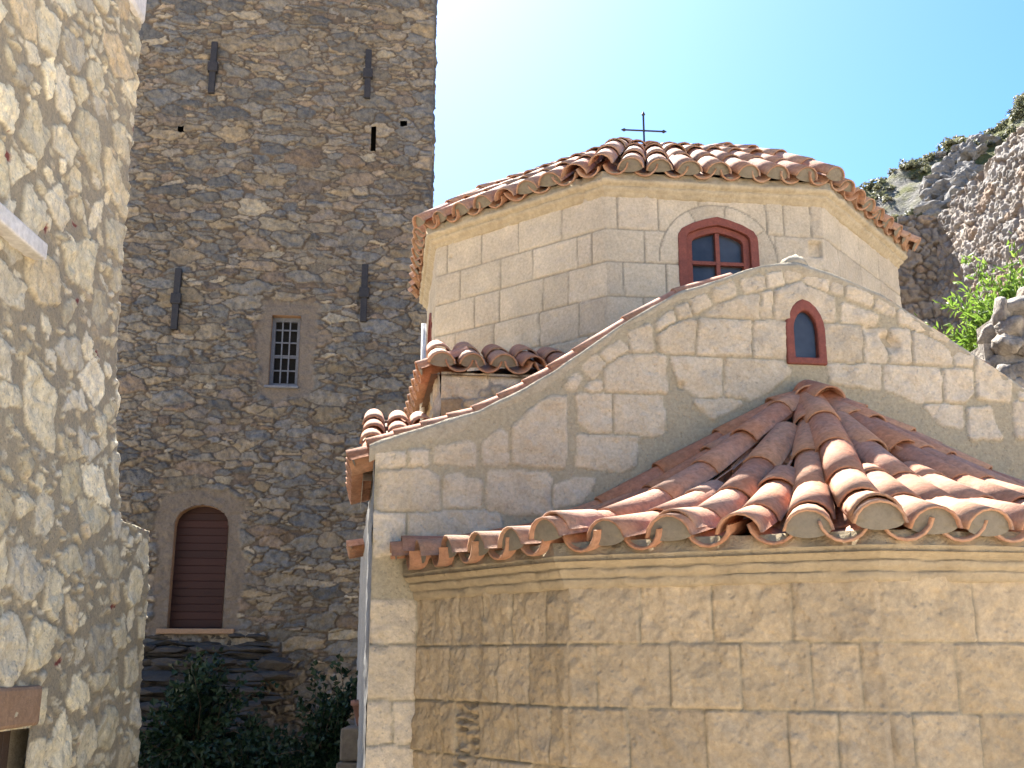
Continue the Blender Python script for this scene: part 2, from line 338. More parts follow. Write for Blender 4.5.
def courses(s, rows, u0, u1, joints, rs, lo=0.32, hi=0.6, jit=0.006, tones=None, rnd=0.012):
    """rows: list of z from top to bottom; joints[i]: given joint positions or None"""
    for i in range(len(rows)-1):
        z1, z0 = rows[i], rows[i+1]; J = joints[i] if i < len(joints) and joints[i] is not None else None
        if J is None:
            J = []; x = u0+rs.uniform(0.15, 0.5)
            while x < u1-0.12: J.append(x); x += rs.uniform(lo, hi)
        X = [u0-0.02]+list(J)+[u1+0.02]
        for a, b in zip(X[:-1], X[1:]):
            j = lambda: rs.uniform(-jit, jit)
            s.poly([(a+j(), z0+j()), (b+j(), z0+j()), (b+j(), z1+j()), (a+j(), z1+j())], rnd, 0.05)

# ------------------------------------------------------------------ ground
g = MB(); g.add([(-300, -200, -2.4), (300, -200, -2.4), (300, 500, -2.4), (-300, 500, -2.4)], [(0, 1, 2, 3)])
tag(g.build('ground', M_ground), kind='structure')
g = MB(); g.add([(-7.5, 7.6, -2.396), (-2.7, 6.2, -2.396), (-0.9, 6.2, -2.396), (-2.4, 17.8, -2.396), (-9, 16.9, -2.396)], [(0, 1, 2, 3, 4)])
tag(g.build('alley_darkener', M_darkener), kind='structure')  # dark sheet added over the ground to deepen shade in the alley

# ------------------------------------------------------------------ barrel tiles
class Tiles:
    N = 9
    def __init__(s, seed): s.V = []; s.F = []; s.tone = []; s.lip = []; s.plug = []; s.b = 0; s.rs = np.random.RandomState(seed)
    def one(s, o, d, w, n, L, r0, r1, cover=True, plug=False, tone=None, lift=0.018, th=0.014, skew=0.0):
        a = np.linspace(-R(82), R(82), s.N); k = len(a)
        def ring(r, y, dz):
            x = r*np.sin(a); z = r*np.cos(a)-r*math.cos(R(82))
            if not cover: z = r - r*np.cos(a)
            return np.stack([x, np.full(k, y), z+dz], -1)
        yo = 0.0
        P = [ring(r0+th, 0, lift), ring((r0+r1)/2+th, L/2, lift/2), ring(r1+th, L, 0), ring(r0, 0, lift), ring((r0+r1)/2, L/2, lift/2), ring(r1, L, 0)]
        if not cover:
            P = [ring(r0, 0, lift), ring((r0+r1)/2, L/2, lift/2), ring(r1, L, 0), ring(r0+th, 0, lift-th), ring((r0+r1)/2+th, L/2, lift/2-th), ring(r1+th, L, -th)]
        T = np.concatenate(P); q = lambda i, j: i*k+j
        F = []
        for j in range(k-1):
            F += [(q(0, j), q(0, j+1), q(1, j+1), q(1, j)), (q(1, j), q(1, j+1), q(2, j+1), q(2, j)),
                  (q(3, j), q(4, j), q(4, j+1), q(3, j+1)), (q(4, j), q(5, j), q(5, j+1), q(4, j+1)), (q(0, j), q(3, j), q(3, j+1), q(0, j+1))]
        for j in (0, k-1):
            for i in (0, 1): F.append((q(i, j), q(i+1, j), q(i+4, j), q(i+3, j)))
        lip = np.zeros(len(T)); lip[0:k] = 1; lip[3*k:4*k] = 1; lip[k:2*k] = 0.0
        pl = np.zeros(len(T))
        if plug and cover:
            m = len(T); rr = ring(r0*1.01, 0.012+0.02*s.rs.rand(), lift); lo = rr.copy(); lo[:, 2] = lift-0.32*(rr[:, 2]-lift)*s.rs.uniform(0.6, 1.3)
            c = np.array([0, rr[0, 1]-0.010, lift+0.2*r0]); T = np.concatenate([T, rr, lo[::-1], c[None]]); q2 = m+2*k
            F += [(m+j, m+(j+1) % (2*k), q2, q2) for j in range(2*k)]
            lip = np.concatenate([lip, np.zeros(2*k+1)]); pl = np.concatenate([pl, np.ones(2*k+1)])
        o, d, w, n = [np.array(v) for v in (o, d, w, n)]
        W = o + T[:, :1]*w + T[:, 1:2]*d + T[:, 2:]*n
        s.V.append(W); s.F += [tuple(i+s.b for i in f) for f in F]; s.b += len(W)
        s.tone.append(np.full(len(W), s.rs.rand() if tone is None else tone)); s.lip.append(lip); s.plug.append(pl)
    def line(s, path, length, step=0.42, L=0.49, r=(0.095, 0.08), cover=True, scale=None, start=0.0, plugp=0.6, off=0.0, double=0.0):
        a = start; k = 0
        while a < length-0.06:
            e = min(a+L, length+0.1); p0 = np.array(path(a)); p1 = np.array(path(e))
            d = p1-p0; dl = np.linalg.norm(d); d = d/dl; w = np.cross(d, [0, 0, 1.0]); w /= np.linalg.norm(w); n = np.cross(w, d)
            j = s.rs.normal(0, 1, 4); sc = scale(a) if scale else 1.0; sc2 = scale(e) if scale else 1.0
            d2 = d + w*j[0]*0.02 + n*j[2]*0.008; d2 /= np.linalg.norm(d2)
            o = p0 + n*(off*sc) + w*j[1]*0.005
            s.one(o, d2, w, n, dl, r[0]*sc*(1+0.05*j[3]), r[1]*sc2, cover, plug=(k == 0 and s.rs.rand() < plugp))
            if k == 0 and cover and s.rs.rand() < double:
                s.one(o + n*0.022 + d*0.07, d2, w, n, dl*0.5, r[0]*sc, r[1]*sc, cover)
            a += step*(1+0.04*s.rs.normal()); k += 1
    def build(s, name, mat, parent):
        me = bpy.data.meshes.new(name); V = np.concatenate(s.V); V[:, 2] += EZ
        me.from_pydata(V.tolist(), [], [f if f[2] != f[3] else f[:3] for f in s.F]); me.update()
        for k_, x in (('tone', s.tone), ('lip', s.lip), ('plug', s.plug)):
            t_ = me.attributes.new(k_, 'FLOAT', 'POINT'); t_.data.foreach_set('value', np.concatenate(x).astype(np.float32))
        o = link(name, me, mat, parent, True)
        return o
def sector(ts, P0, P1, apex, prof, pitch, edge0=True, double=0.0, plugp=0.6, thin=(0.42, 0.72), r=(0.098, 0.084), shrink=0.26, step=0.40, TL=0.47):
    """fan of tile lines from the eave P0-P1 (plan points) up to the apex; prof(t) gives z, t = 0 eave .. 1 apex"""
    P0, P1, A = np.array(P0), np.array(P1), np.array(apex); L = np.linalg.norm(P1-P0); n = max(2, int(round(L/pitch)))
    for i in range(2*n):
        f = i/(2.0*n)
        if i == 0 and not edge0: continue
        cover = i % 2 == 0; ci = i//2
        E = P0+(P1-P0)*f
        run = np.linalg.norm(A-E); tt = np.linspace(0, 1, 60); zz = np.array([prof(x) for x in tt])
        arc = np.concatenate([[0], np.cumsum(np.hypot(np.diff(tt)*run, np.diff(zz)))])
        def path(a, E=E, arc=arc, tt=tt):
            t_ = np.interp(a, arc, tt) + (max(0, a-arc[-1])/run); p = E+(A-E)*t_
            return (p[0], p[1], prof(min(t_, 1.0)))
        if cover: tm = 1.0 if ci == 0 else (thin[1]+0.12 if ci % 4 == 0 else thin[1] if ci % 2 == 0 else thin[0]+0.1*ts.rs.rand())
        else: tm = thin[1]-0.05
        length = np.interp(tm, tt, arc)
        sc = lambda a, arc=arc, tt=tt: 1.0-shrink*np.interp(a, arc, tt)
        if cover: ts.line(path, length, cover=True, off=0.05 + (0.02 if ci == 0 else 0), scale=sc, plugp=plugp, double=double, r=r, step=step, L=TL)
        else: ts.line(path, length, cover=False, off=0.0, scale=sc, r=(r[0]*1.0, r[1]*1.03), start=0.02, step=step, L=TL)
def offset_poly(P, d):
    """open polyline (ccw seen so that outward is to the right of travel reversed) offset outward by d, mitred"""
    P = [np.array(p, float) for p in P]; out = []
    ns = [np.array([(b-a)[1], -(b-a)[0]])/np.linalg.norm(b-a) for a, b in zip(P[:-1], P[1:])]
    for i, p in enumerate(P):
        if i == 0: out.append(p+ns[0]*d)
        elif i == len(P)-1: out.append(p+ns[-1]*d)
        else:
            m = ns[i-1]+ns[i]; m /= np.dot(m, ns[i]); out.append(p+m*d)
    return out
def cornice(name, P, profile, mat, parent, seed, joint=0.5, amp=0.006):
    rs = np.random.RandomState(seed); V = []; rows = 0; F = []; k = len(profile)
    for a, b, ia in zip(P[:-1], P[1:], range(len(P)-1)):
        L = np.linalg.norm(np.array(b)-np.array(a)); n = int(L/0.03)+1; js = [x for x in np.arange(rs.uniform(0.1, joint), L-0.1, joint*1.2)]
        js = [int((x+rs.uniform(-0.1, 0.1))/L*n) for x in js]
        offs = {}
        for d, z in profile: offs[d] = [offset_poly(P, d)[ia], offset_poly(P, d)[ia+1]]
        wob = rs.normal(0, 1, (n+1, k)); wob = (wob+np.roll(wob, 1, 0)+np.roll(wob, 2, 0))/3
        blk = 0.0
        for i in range(n+1):
            f = i/n
            if i in js: blk = rs.normal(0, 0.004)
            for j, (d, z) in enumerate(profile):
                q = offs[d][0]*(1-f)+offs[d][1]*f; nn = offset_poly([a, b], 1.0)[0]-np.array(a)
                ds = (wob[i, j]*amp*(1 if j > 1 else 0.3)+blk - (0.012 if i in js else 0)) * (1 if 0 < i < n and d > 0 else 0)
                q = q+nn*ds; V.append((q[0], q[1], z+(wob[i, j]*0.003 if 0 < i < n else 0)))
        for i in range(n):
            for j in range(k-1):
                b0 = rows+i*k+j; F.append((b0, b0+k, b0+k+1, b0+1))
        rows += (n+1)*k
    return mesh_np(name, V, F, mat, parent, {}, False)

ARCH_LOW = [(1, 0), (0.985, 0.22), (0.90, 0.45), (0.62, 0.70), (0.3, 0.88), (0, 1)]
ARCH_LANCET = [(1, 0), (0.95, 0.25), (0.82, 0.5), (0.6, 0.73), (0.32, 0.9), (0, 1)]
ARCH_SEG = [(1, 0), (0.95, 0.35), (0.8, 0.62), (0.55, 0.83), (0.28, 0.95), (0, 1)]
def arch(w, hs, ht, A, n=1):
    rt = [(x*w/2, hs+y*(ht-hs)) for x, y in A]
    return [(-w/2, 0), (w/2, 0)] + rt + [(-x, y) for x, y in rt[-2::-1]]
def in_outline(P, uc, vc, c, z0):
    x, y = uc-c, vc-z0; ins = np.zeros(x.shape, bool); n = len(P)
    for i in range(n):
        p, q = P[i], P[(i+1) % n]
        if abs(q[1]-p[1]) > 1e-9: ins ^= ((p[1] > y) != (q[1] > y)) & (x < p[0]+(y-p[1])*(q[0]-p[0])/(q[1]-p[1]))
    return ins
class Wall:
    """a vertical wall plane: origin, direction along, outward normal -> 3D"""
    def __init__(s, o, e, n): s.o, s.e, s.n = np.array(o, float), np.array(e, float), np.array(n, float)
    def __call__(s, u, d, z): p = s.o+s.e*u+s.n*d; return (p[0], p[1], z)
def ring(mb, wall, c, z0, outer, inner, d0, d1):
    n = len(outer); V = [wall(c+x, d, z0+y) for P, d in ((outer, d0), (outer, d1), (inner, d1), (inner, d0)) for x, y in P]
    F = []
    for k in range(4):
        for i in range(n): j = (i+1) % n; F.append((k*n+i, k*n+j, ((k+1) % 4)*n+j, ((k+1) % 4)*n+i))
    return mb.add(V, F)
def plate(mb, wall, c, z0, P, d): return mb.add([wall(c+x, d, z0+y) for x, y in P], [tuple(range(len(P)))])
def wbox(mb, wall, u0, u1, d0, d1, z0, z1):
    V = [wall(u, d, z) for z in (z0, z1) for d in (d0, d1) for u in (u0, u1)]
    return mb.add(V, [(0, 2, 3, 1), (4, 5, 7, 6), (0, 1, 5, 4), (2, 6, 7, 3), (0, 4, 6, 2), (1, 3, 7, 5)])

# ------------------------------------------------------------------ the church (local x = along the gable, y = away from the viewer)
church = thing('church', 'small cream ashlar stone church with an octagonal tiled drum and a many-sided tiled apse', 'church', (1.9793, 7.0, 0), 0.1482)
RK = np.array([(-2.97, 1.257), (-2.866, 1.304), (-2.588, 1.402), (-2.208, 1.532), (-1.949, 1.673), (-1.684, 1.844), (-1.413, 2.047), (-1.135, 2.234), (-0.852, 2.404), (-0.564, 2.512), (-0.272, 2.616), (0.0, 2.665), (0.236, 2.599), (0.594, 2.464), (0.875, 2.287), (1.155, 2.11), (1.435, 1.934), (1.602, 1.825), (1.9, 1.65), (2.3, 1.47), (2.9, 1.30)])
rake = lambda u: np.interp(u, RK[:, 0], RK[:, 1])
GST = [
[(-2.855,1.236),(-2.674,1.241),(-2.673,1.183),(-2.853,1.179)],
[(-2.652,1.258),(-2.542,1.261),(-2.541,1.182),(-2.650,1.179)],
[(-2.520,1.287),(-2.401,1.309),(-2.211,1.329),(-2.201,1.180),(-2.518,1.204)],
[(-2.188,1.325),(-2.076,1.423),(-2.034,1.400),(-2.039,1.177),(-2.180,1.196)],
[(-2.006,1.425),(-1.888,1.548),(-1.732,1.663),(-1.643,1.654),(-1.654,1.170),(-2.006,1.185)],
[(-2.840,1.122),(-2.558,1.152),(-2.471,1.108),(-2.458,0.891),(-2.833,0.884)],
[(-2.455,1.120),(-2.353,1.152),(-2.295,1.089),(-2.173,1.092),(-2.171,0.897),(-2.452,0.892)],
[(-2.159,1.139),(-1.772,1.144),(-1.753,1.102),(-1.755,0.894),(-2.162,0.895)],
[(-1.744,1.056),(-1.583,1.118),(-1.453,1.121),(-1.562,0.967),(-1.746,0.929)],
[(-2.661,0.876),(-2.075,0.888),(-2.074,0.702),(-2.656,0.693)],
[(-2.855,0.868),(-2.665,0.872),(-2.659,0.620),(-2.847,0.617)],
[(-1.659,1.702),(-1.573,1.808),(-1.539,1.792),(-1.598,1.709)],
[(-1.528,1.855),(-1.448,1.937),(-1.381,1.890),(-1.476,1.783)],
[(-1.411,1.946),(-1.274,2.040),(-1.230,1.997),(-1.363,1.906)],
[(-1.210,2.093),(-1.070,2.166),(-1.059,1.986),(-1.201,1.980)],
[(-1.521,1.695),(-1.476,1.758),(-1.413,1.755),(-1.414,1.699)],
[(-1.570,1.669),(-1.344,1.689),(-1.350,1.422),(-1.483,1.417),(-1.566,1.487)],
[(-1.332,1.682),(-1.012,1.689),(-0.992,1.554),(-1.009,1.420),(-1.338,1.417)],
[(-1.591,1.390),(-1.169,1.408),(-1.194,1.211),(-1.272,1.180),(-1.594,1.200)],
[(-1.387,1.834),(-1.290,1.934),(-0.961,1.956),(-0.963,1.699),(-1.390,1.691)],
[(-0.938,1.949),(-0.580,1.955),(-0.594,1.688),(-0.755,1.690),(-0.896,1.789)],
[(-0.564,1.948),(-0.135,1.957),(-0.090,1.885),(-0.248,1.749),(-0.399,1.679),(-0.586,1.688)],
[(-1.021,2.091),(-0.929,2.178),(-0.748,2.219),(-0.758,1.980),(-1.009,1.970)],
[(-0.732,2.215),(-0.359,2.233),(-0.373,1.994),(-0.742,1.978)],
[(-0.343,2.225),(-0.108,2.236),(-0.125,1.988),(-0.357,1.978)],
[(-0.689,2.247),(-0.561,2.337),(-0.281,2.427),(-0.283,2.250),(-0.549,2.245)],
[(-0.260,2.436),(-0.204,2.448),(-0.208,2.253),(-0.275,2.250)],
[(-0.187,2.448),(-0.004,2.526),(0.022,2.528),(0.256,2.411),(0.250,2.246),(-0.208,2.248)],
[(-0.806,1.641),(-0.579,1.673),(-0.433,1.662),(-0.682,1.529)],
[(-1.027,2.157),(-0.909,2.269),(-0.895,2.212),(-1.020,2.132)],
[(-0.875,2.296),(-0.792,2.325),(-0.787,2.250),(-0.870,2.230)],
[(-0.783,2.342),(-0.674,2.398),(-0.635,2.341),(-0.778,2.267)],
[(-0.623,2.434),(-0.470,2.493),(-0.465,2.417),(-0.610,2.359)],
[(-0.410,2.513),(-0.248,2.556),(-0.253,2.470),(-0.398,2.437)],
[(-0.230,2.565),(-0.110,2.589),(-0.106,2.521),(-0.227,2.489)],
[(-0.093,2.590),(0.018,2.613),(0.007,2.561),(-0.088,2.530)],
[(0.042,2.558),(0.223,2.533),(0.210,2.484),(0.056,2.524)],
[(0.240,2.534),(0.325,2.504),(0.316,2.459),(0.236,2.481)],
[(0.343,2.505),(0.540,2.445),(0.526,2.383),(0.346,2.435)],
[(0.556,2.428),(0.691,2.356),(0.679,2.326),(0.543,2.375)],
[(0.717,2.349),(0.914,2.280),(0.909,2.201),(0.718,2.271)],
[(0.937,2.246),(1.091,2.184),(1.059,2.139),(0.932,2.194)],
[(0.268,2.405),(0.426,2.352),(0.596,2.291),(0.583,2.238),(0.255,2.240)],
[(0.167,2.219),(0.434,2.231),(0.411,1.969),(0.147,1.958)],
[(0.442,2.232),(0.624,2.209),(0.629,2.171),(0.602,1.974),(0.428,1.967)],
[(0.638,2.210),(0.792,2.217),(0.769,1.981),(0.616,1.974)],
[(0.800,2.205),(0.887,2.192),(1.086,2.054),(1.086,1.976),(0.786,1.973)],
[(1.124,2.159),(1.236,2.121),(1.228,1.974),(1.104,1.977)],
[(0.146,1.947),(0.557,1.955),(0.542,1.794),(0.464,1.791),(0.159,1.830)],
[(0.566,1.960),(0.994,1.947),(0.986,1.710),(0.802,1.703),(0.560,1.795)],
[(1.006,1.944),(1.225,1.944),(1.215,1.786),(1.136,1.715),(0.995,1.710)],
[(1.265,2.061),(1.481,1.915),(1.510,1.865),(1.484,1.727),(1.236,1.736)],
[(0.836,1.688),(1.117,1.698),(1.117,1.547),(0.960,1.542)],
[(1.159,1.679),(1.328,1.688),(1.349,1.571),(1.388,1.456),(1.132,1.448)],
[(1.520,1.729),(1.651,1.699),(1.620,1.463),(1.497,1.476)],
[(1.565,1.867),(1.662,1.785),(1.755,1.669),(1.669,1.700),(1.533,1.763)],
[(1.676,1.683),(1.847,1.554),(1.831,1.435),(1.644,1.447)],
[(-2.877,0.336),(-2.607,0.338),(-2.602,0.103),(-2.870,0.102)],
[(-2.880,0.067),(-2.595,0.068),(-2.589,-0.214),(-2.871,-0.213)],
[(-2.870,-0.247),(-2.723,-0.248),(-2.717,-0.466),(-2.862,-0.465)],
[(-2.706,-0.248),(-2.582,-0.248),(-2.577,-0.468),(-2.700,-0.467)],
[(-2.861,-0.498),(-2.576,-0.501),(-2.570,-0.788),(-2.852,-0.783)],
]
s = Sheet(-2.862, 2.862, -1.1, 2.72, 0.012, 3); s.warp(0.009, 0.11); s.warp2(0.006, 0.035)
for P in GST: s.poly(P, 0.016)
rs = np.random.RandomState(5)
courses(s, [1.42, 1.15, 0.88, 0.6, 0.34, 0.07, -0.23, -0.5, -0.8, -1.1], 1.9, 2.86, [], rs, jit=0.012, rnd=0.02)
s.finish(0.010, 0.018, 0.009, 0.009, 0.005, 0.018, groove=0.009)
for (u, v, r_, dp) in [(-0.871, 1.757, 0.022, 0.05), (0.482, 2.203, 0.05, 0.035), (0.595, 2.150, 0.035, 0.05), (0.62, 2.12, 0.03, 0.04), (0.656, 2.103, 0.045, 0.05), (0.53, 2.19, 0.06, 0.012), (-2.83, 0.2, 0.05, 0.03), (-2.82, 0.12, 0.04, 0.03)]:
    s.h -= dp*np.exp(-((s.U-u)**2+(s.V-v)**2)/r_**2*(1+0.8*fbm(s.U, s.V, 0.05, 77, 3)))
s.cut(lambda u, v: (np.abs(u) < 2.45) & (v < 0.30))
LAN = arch(0.25, 0.235, 0.437, ARCH_LANCET)
s.cut(lambda u, v: in_outline(LAN, u, v, 0.0185, 1.947))
rk = rake(s.U); low = s.V[:-1, :-1] < np.maximum(rk[:-1, :-1], rk[1:, :-1]); s.keep &= low
Vs = s.V; s.V = np.minimum(s.V, rk)
mesh_np('gable_wall', plane_map(s, (0, 0), (1, 0), (0, -1)), s.quads(), M_gable, church, s.attrs())
W_g = Wall((0, 0), (1, 0), (0, -1))
# body of the nave behind the gable, coping, side walls
m = MB(); uu = np.linspace(-2.84, 2.84, 60)
V = [(u, y, z) for y in (0.035, 0.34) for u in uu for z in (-2.4, rake(u)-0.02)]; F = []
for k in range(59):
    a = 2*k; b = a+120
    F += [(a, a+2, a+3, a+1), (b, b+1, b+3, b+2), (a+1, a+3, b+3, b+1)]
F += [(0, 1, 121, 120), (118, 238, 239, 119)]
m.add(V, F); m.box(-2.84, 2.84, 0.34, 7.3, -2.4, 1.15); m.build('nave_wall', M_mortar, church)
uu = np.linspace(-2.90, 2.9, 240); pr = [(0.012, -0.09), (-0.014, -0.02), (0.0, 0.012), (0.10, 0.028), (0.22, 0.02), (0.36, -0.03)]
nz = fbm(uu[:, None]*np.ones((1, 6)), np.arange(6)[None, :]*0.13*np.ones((240, 1)), 0.18, 41, 4)
V = [(u, y-0.0+nz[i, j]*0.02, rake(u)+z+nz[i, j]*0.022) for i, u in enumerate(uu) for j, (y, z) in enumerate(pr)]
F = [(i*6+j, (i+1)*6+j, (i+1)*6+j+1, i*6+j+1) for i in range(239) for j in range(5)]
mesh_np('coping', V, F, M_mortar, church)
m = MB(); bm = bmesh.new(); bmesh.ops.create_icosphere(bm, subdivisions=3, radius=1)
V = [(0.01+v.co.x*0.10*(1+0.2*mnoise.noise(v.co*2.1)), 0.07+v.co.y*0.07, 2.67+v.co.z*0.075*(1+0.3*mnoise.noise(v.co*2.7+Vector((3, 1, 2))))) for v in bm.verts]
m.add(V, [tuple(v.index for v in f.verts) for f in bm.faces]); m.build('gable_finial', M_mortar, church, True); bm.free()
s = Sheet(0, 7.3, -2.4, 1.22, 0.04, 8); s.plaster[:] = 0; s.best[:] = -0.1; s.finish(0.0, 0.01, 0.0, 0.0, 0.0, 0.012)
mesh_np('side_wall', plane_map(s, (-2.862, 0.0), (0, 1), (-1, 0)), s.quads()[:, ::-1], M_plaster, church)
for (a, b, up) in ((-2.9, -0.55, 0.030), (0.35, 2.8, 0.030)):
    ts = Tiles(31)
    u = a; sg = 1 if a < 0 else -1
    while u < b:
        w_ = 0.17 if u < -1.6 else 0.345
        d = np.array([w_, 0, rake(u+w_)-rake(u)]); L_ = np.linalg.norm(d)*1.2; d /= np.linalg.norm(d); zz = up-(0.030 if u < -1.6 else 0.036)
        if sg < 0: d = -d; o = np.array([u+w_, 0.115, rake(u+w_)+zz])
        else: o = np.array([u, 0.115, rake(u)+zz])
        n = np.array([-d[2], 0, d[0]]); n = n if n[2] > 0 else -n
        ts.one(o, d, np.cross(d, n), n, L_, 0.062, 0.056, lift=0.012, tone=0.35)
        u += w_
    ts.build('verge_tiles', M_tile, church)
ts = Tiles(12)                                           # left eave of the nave
for k in range(6):
    n0 = 0.20+0.27*k
    ts.line(lambda a, n0=n0: (-3.0+a*0.93, n0, 1.15+a*0.30), 0.75, cover=True, off=0.05, plugp=0.3)
    ts.line(lambda a, n0=n0+0.135: (-3.0+a*0.93, n0, 1.15+a*0.30), 0.75, cover=False, r=(0.1, 0.09))
ts.build('nave_roof', M_tile, church)
ts = Tiles(14)                                           # little lean-to roof behind the left end of the gable
for k in range(4):
    s0 = -2.86+0.19*k
    pth = lambda a, s0=s0: (s0, 0.3+a*0.90, 1.16+a*0.43)
    ts.line(pth, 1.45, cover=True, off=0.03, r=(0.075, 0.062), step=0.30, L=0.36)
    ts.line(lambda a, s0=s0+0.095: (s0, 0.3+a*0.90, 1.16+a*0.43), 1.45, cover=False, r=(0.075, 0.065), step=0.30, L=0.36)
ts.build('annex_roof', M_tile, church)
m = MB(); m.box(-2.93, -2.40, 1.60, 1.74, 1.4, 1.81); m.build('annex_ridge', M_terrapot, church, bevel=0.01)
m = MB(); m.add([(-2.93, 0.3, 1.12), (-2.3, 0.3, 1.12), (-2.3, 1.66, 1.75), (-2.93, 1.66, 1.75), (-2.93, 1.66, 1.1), (-2.93, 0.3, 1.1)], [(0, 1, 2, 3), (0, 3, 4, 5)]); m.build('annex_wall', M_mortar, church)

# apse: five faces
AP = [(-2.5835, 0.0), (-1.8988, -1.1921), (-0.6005, -1.96), (0.6005, -1.96), (1.8988, -1.1921), (2.5835, 0.0)]   # (x, y)
ROWS = [0.37, 0.077, -0.228, -0.515, -0.81, -1.1]
JN = {0: [[0.193, 0.444, 0.678, 0.933, 1.211], [0.353, 0.804, 1.071], [0.423, 0.657, 0.987, 1.243], [0.3, 0.75, 1.1]],
      1: [[0.384, 0.737, 1.115], [0.147, 0.522, 0.860, 1.183, 1.402], [0.310, 0.680, 1.060, 1.283], [0.2, 0.6, 0.95]],
      2: [[0.455, 0.9], [0.344, 0.8], [0.100, 0.430, 0.85], [0.3, 0.7]], 3: [], 4: []}
items = []; rs = np.random.RandomState(17)
for i in range(5):
    a, b = np.array(AP[i]), np.array(AP[i+1]); L = np.linalg.norm(b-a); e = (b-a)/L; nrm = (e[1], -e[0])
    s = Sheet(0, L, -1.1, 0.37, 0.0095 if i < 3 else 0.02, 60+i); s.warp(0.006, 0.08)
    courses(s, ROWS, 0, L, JN[i], rs, jit=0.007)
    s.finish(0.012, 0.014, 0.006, 0.014, 0.004, 0.018, groove=0.007)
    if i == 0:                                            # the hacked strip of stone
        z = sstep(0.02, 0, np.abs(s.U-0.53)-0.085)*sstep(-0.20, -0.24, s.V)
        s.h += z*(0.03*np.sin(s.V*120+6*fbm(s.U, s.V, 0.1, 5, 3))*np.clip(0.5+1.6*fbm(s.U, s.V, 0.07, 9, 3), 0, 1.3)-0.012)
    ed = np.minimum(s.U, L-s.U); s.h *= sstep(0.0, 0.02, ed)
    items.append((s, plane_map(s, a, e, nrm)))
join_sheets('apse_wall', items, M_apse, church)
m = MB(); m.prism([(x*0.985, y*0.985) for x, y in AP], -2.4, 0.36); m.build('apse_core', M_mortar, church)
cornice('apse_cornice', AP, [(0.0, 0.345), (0.022, 0.352), (0.030, 0.385), (0.030, 0.392), (0.022, 0.397), (0.045, 0.405), (0.060, 0.432), (0.060, 0.440), (0.048, 0.446), (0.075, 0.452), (0.10, 0.475), (0.108, 0.498), (0.116, 0.503), (0.104, 0.508), (0.112, 0.57), (0.0, 0.58)], M_cornice, church, 4)
EV = offset_poly(AP, 0.165); EV[0] = np.array([-2.74, -0.10]); EV[-1] = np.array([2.74, -0.10])
APX = (-0.03, -0.10); prof = lambda t_: float(np.interp(t_, [0, 0.15, 0.29, 0.48, 0.72, 1.0], [0.505, 0.59, 0.70, 0.915, 1.26, 1.63]))
ts = Tiles(3)
def profk(k): return lambda t_: prof(t_)-k*float(np.interp(t_, [0, 0.1, 0.3, 0.55, 0.85, 1.0], [0.0, 0.03, 0.10, 0.11, 0.04, 0.0]))
for i in range(5): sector(ts, EV[i], EV[i+1], APX, profk((1.0, 0.4, 0.0, 0.4, 1.0)[i]), 0.31 if i in (1, 3) else 0.285, True, double=0.5 if i in (1, 2) else 0.15, plugp=0.9 if i in (0, 2) else 0.45, r=(0.108, 0.094), thin=(0.42, 0.76), shrink=0.10, step=0.46, TL=0.55)
ts.one((-0.03, -0.40, 1.57), (0, 0.90, 0.43), (1, 0, 0), (0, -0.43, 0.90), 0.36, 0.10, 0.085)
ts.build('apse_roof', M_tile, church)
m = MB(); E2 = offset_poly(AP, 0.12); n = len(E2); lv = [0.0, 0.15, 0.29, 0.48, 0.72, 1.0]
m.add([(p[0]+(APX[0]-p[0])*t_, p[1]+(APX[1]-p[1])*t_, prof(t_)-0.03-0.11*math.sin(math.pi*t_)) for t_ in lv for p in E2], [(k*n+i, k*n+i+1, (k+1)*n+i+1, (k+1)*n+i) for k in range(5) for i in range(n-1)]); m.build('apse_roof_bed', M_bed, church)

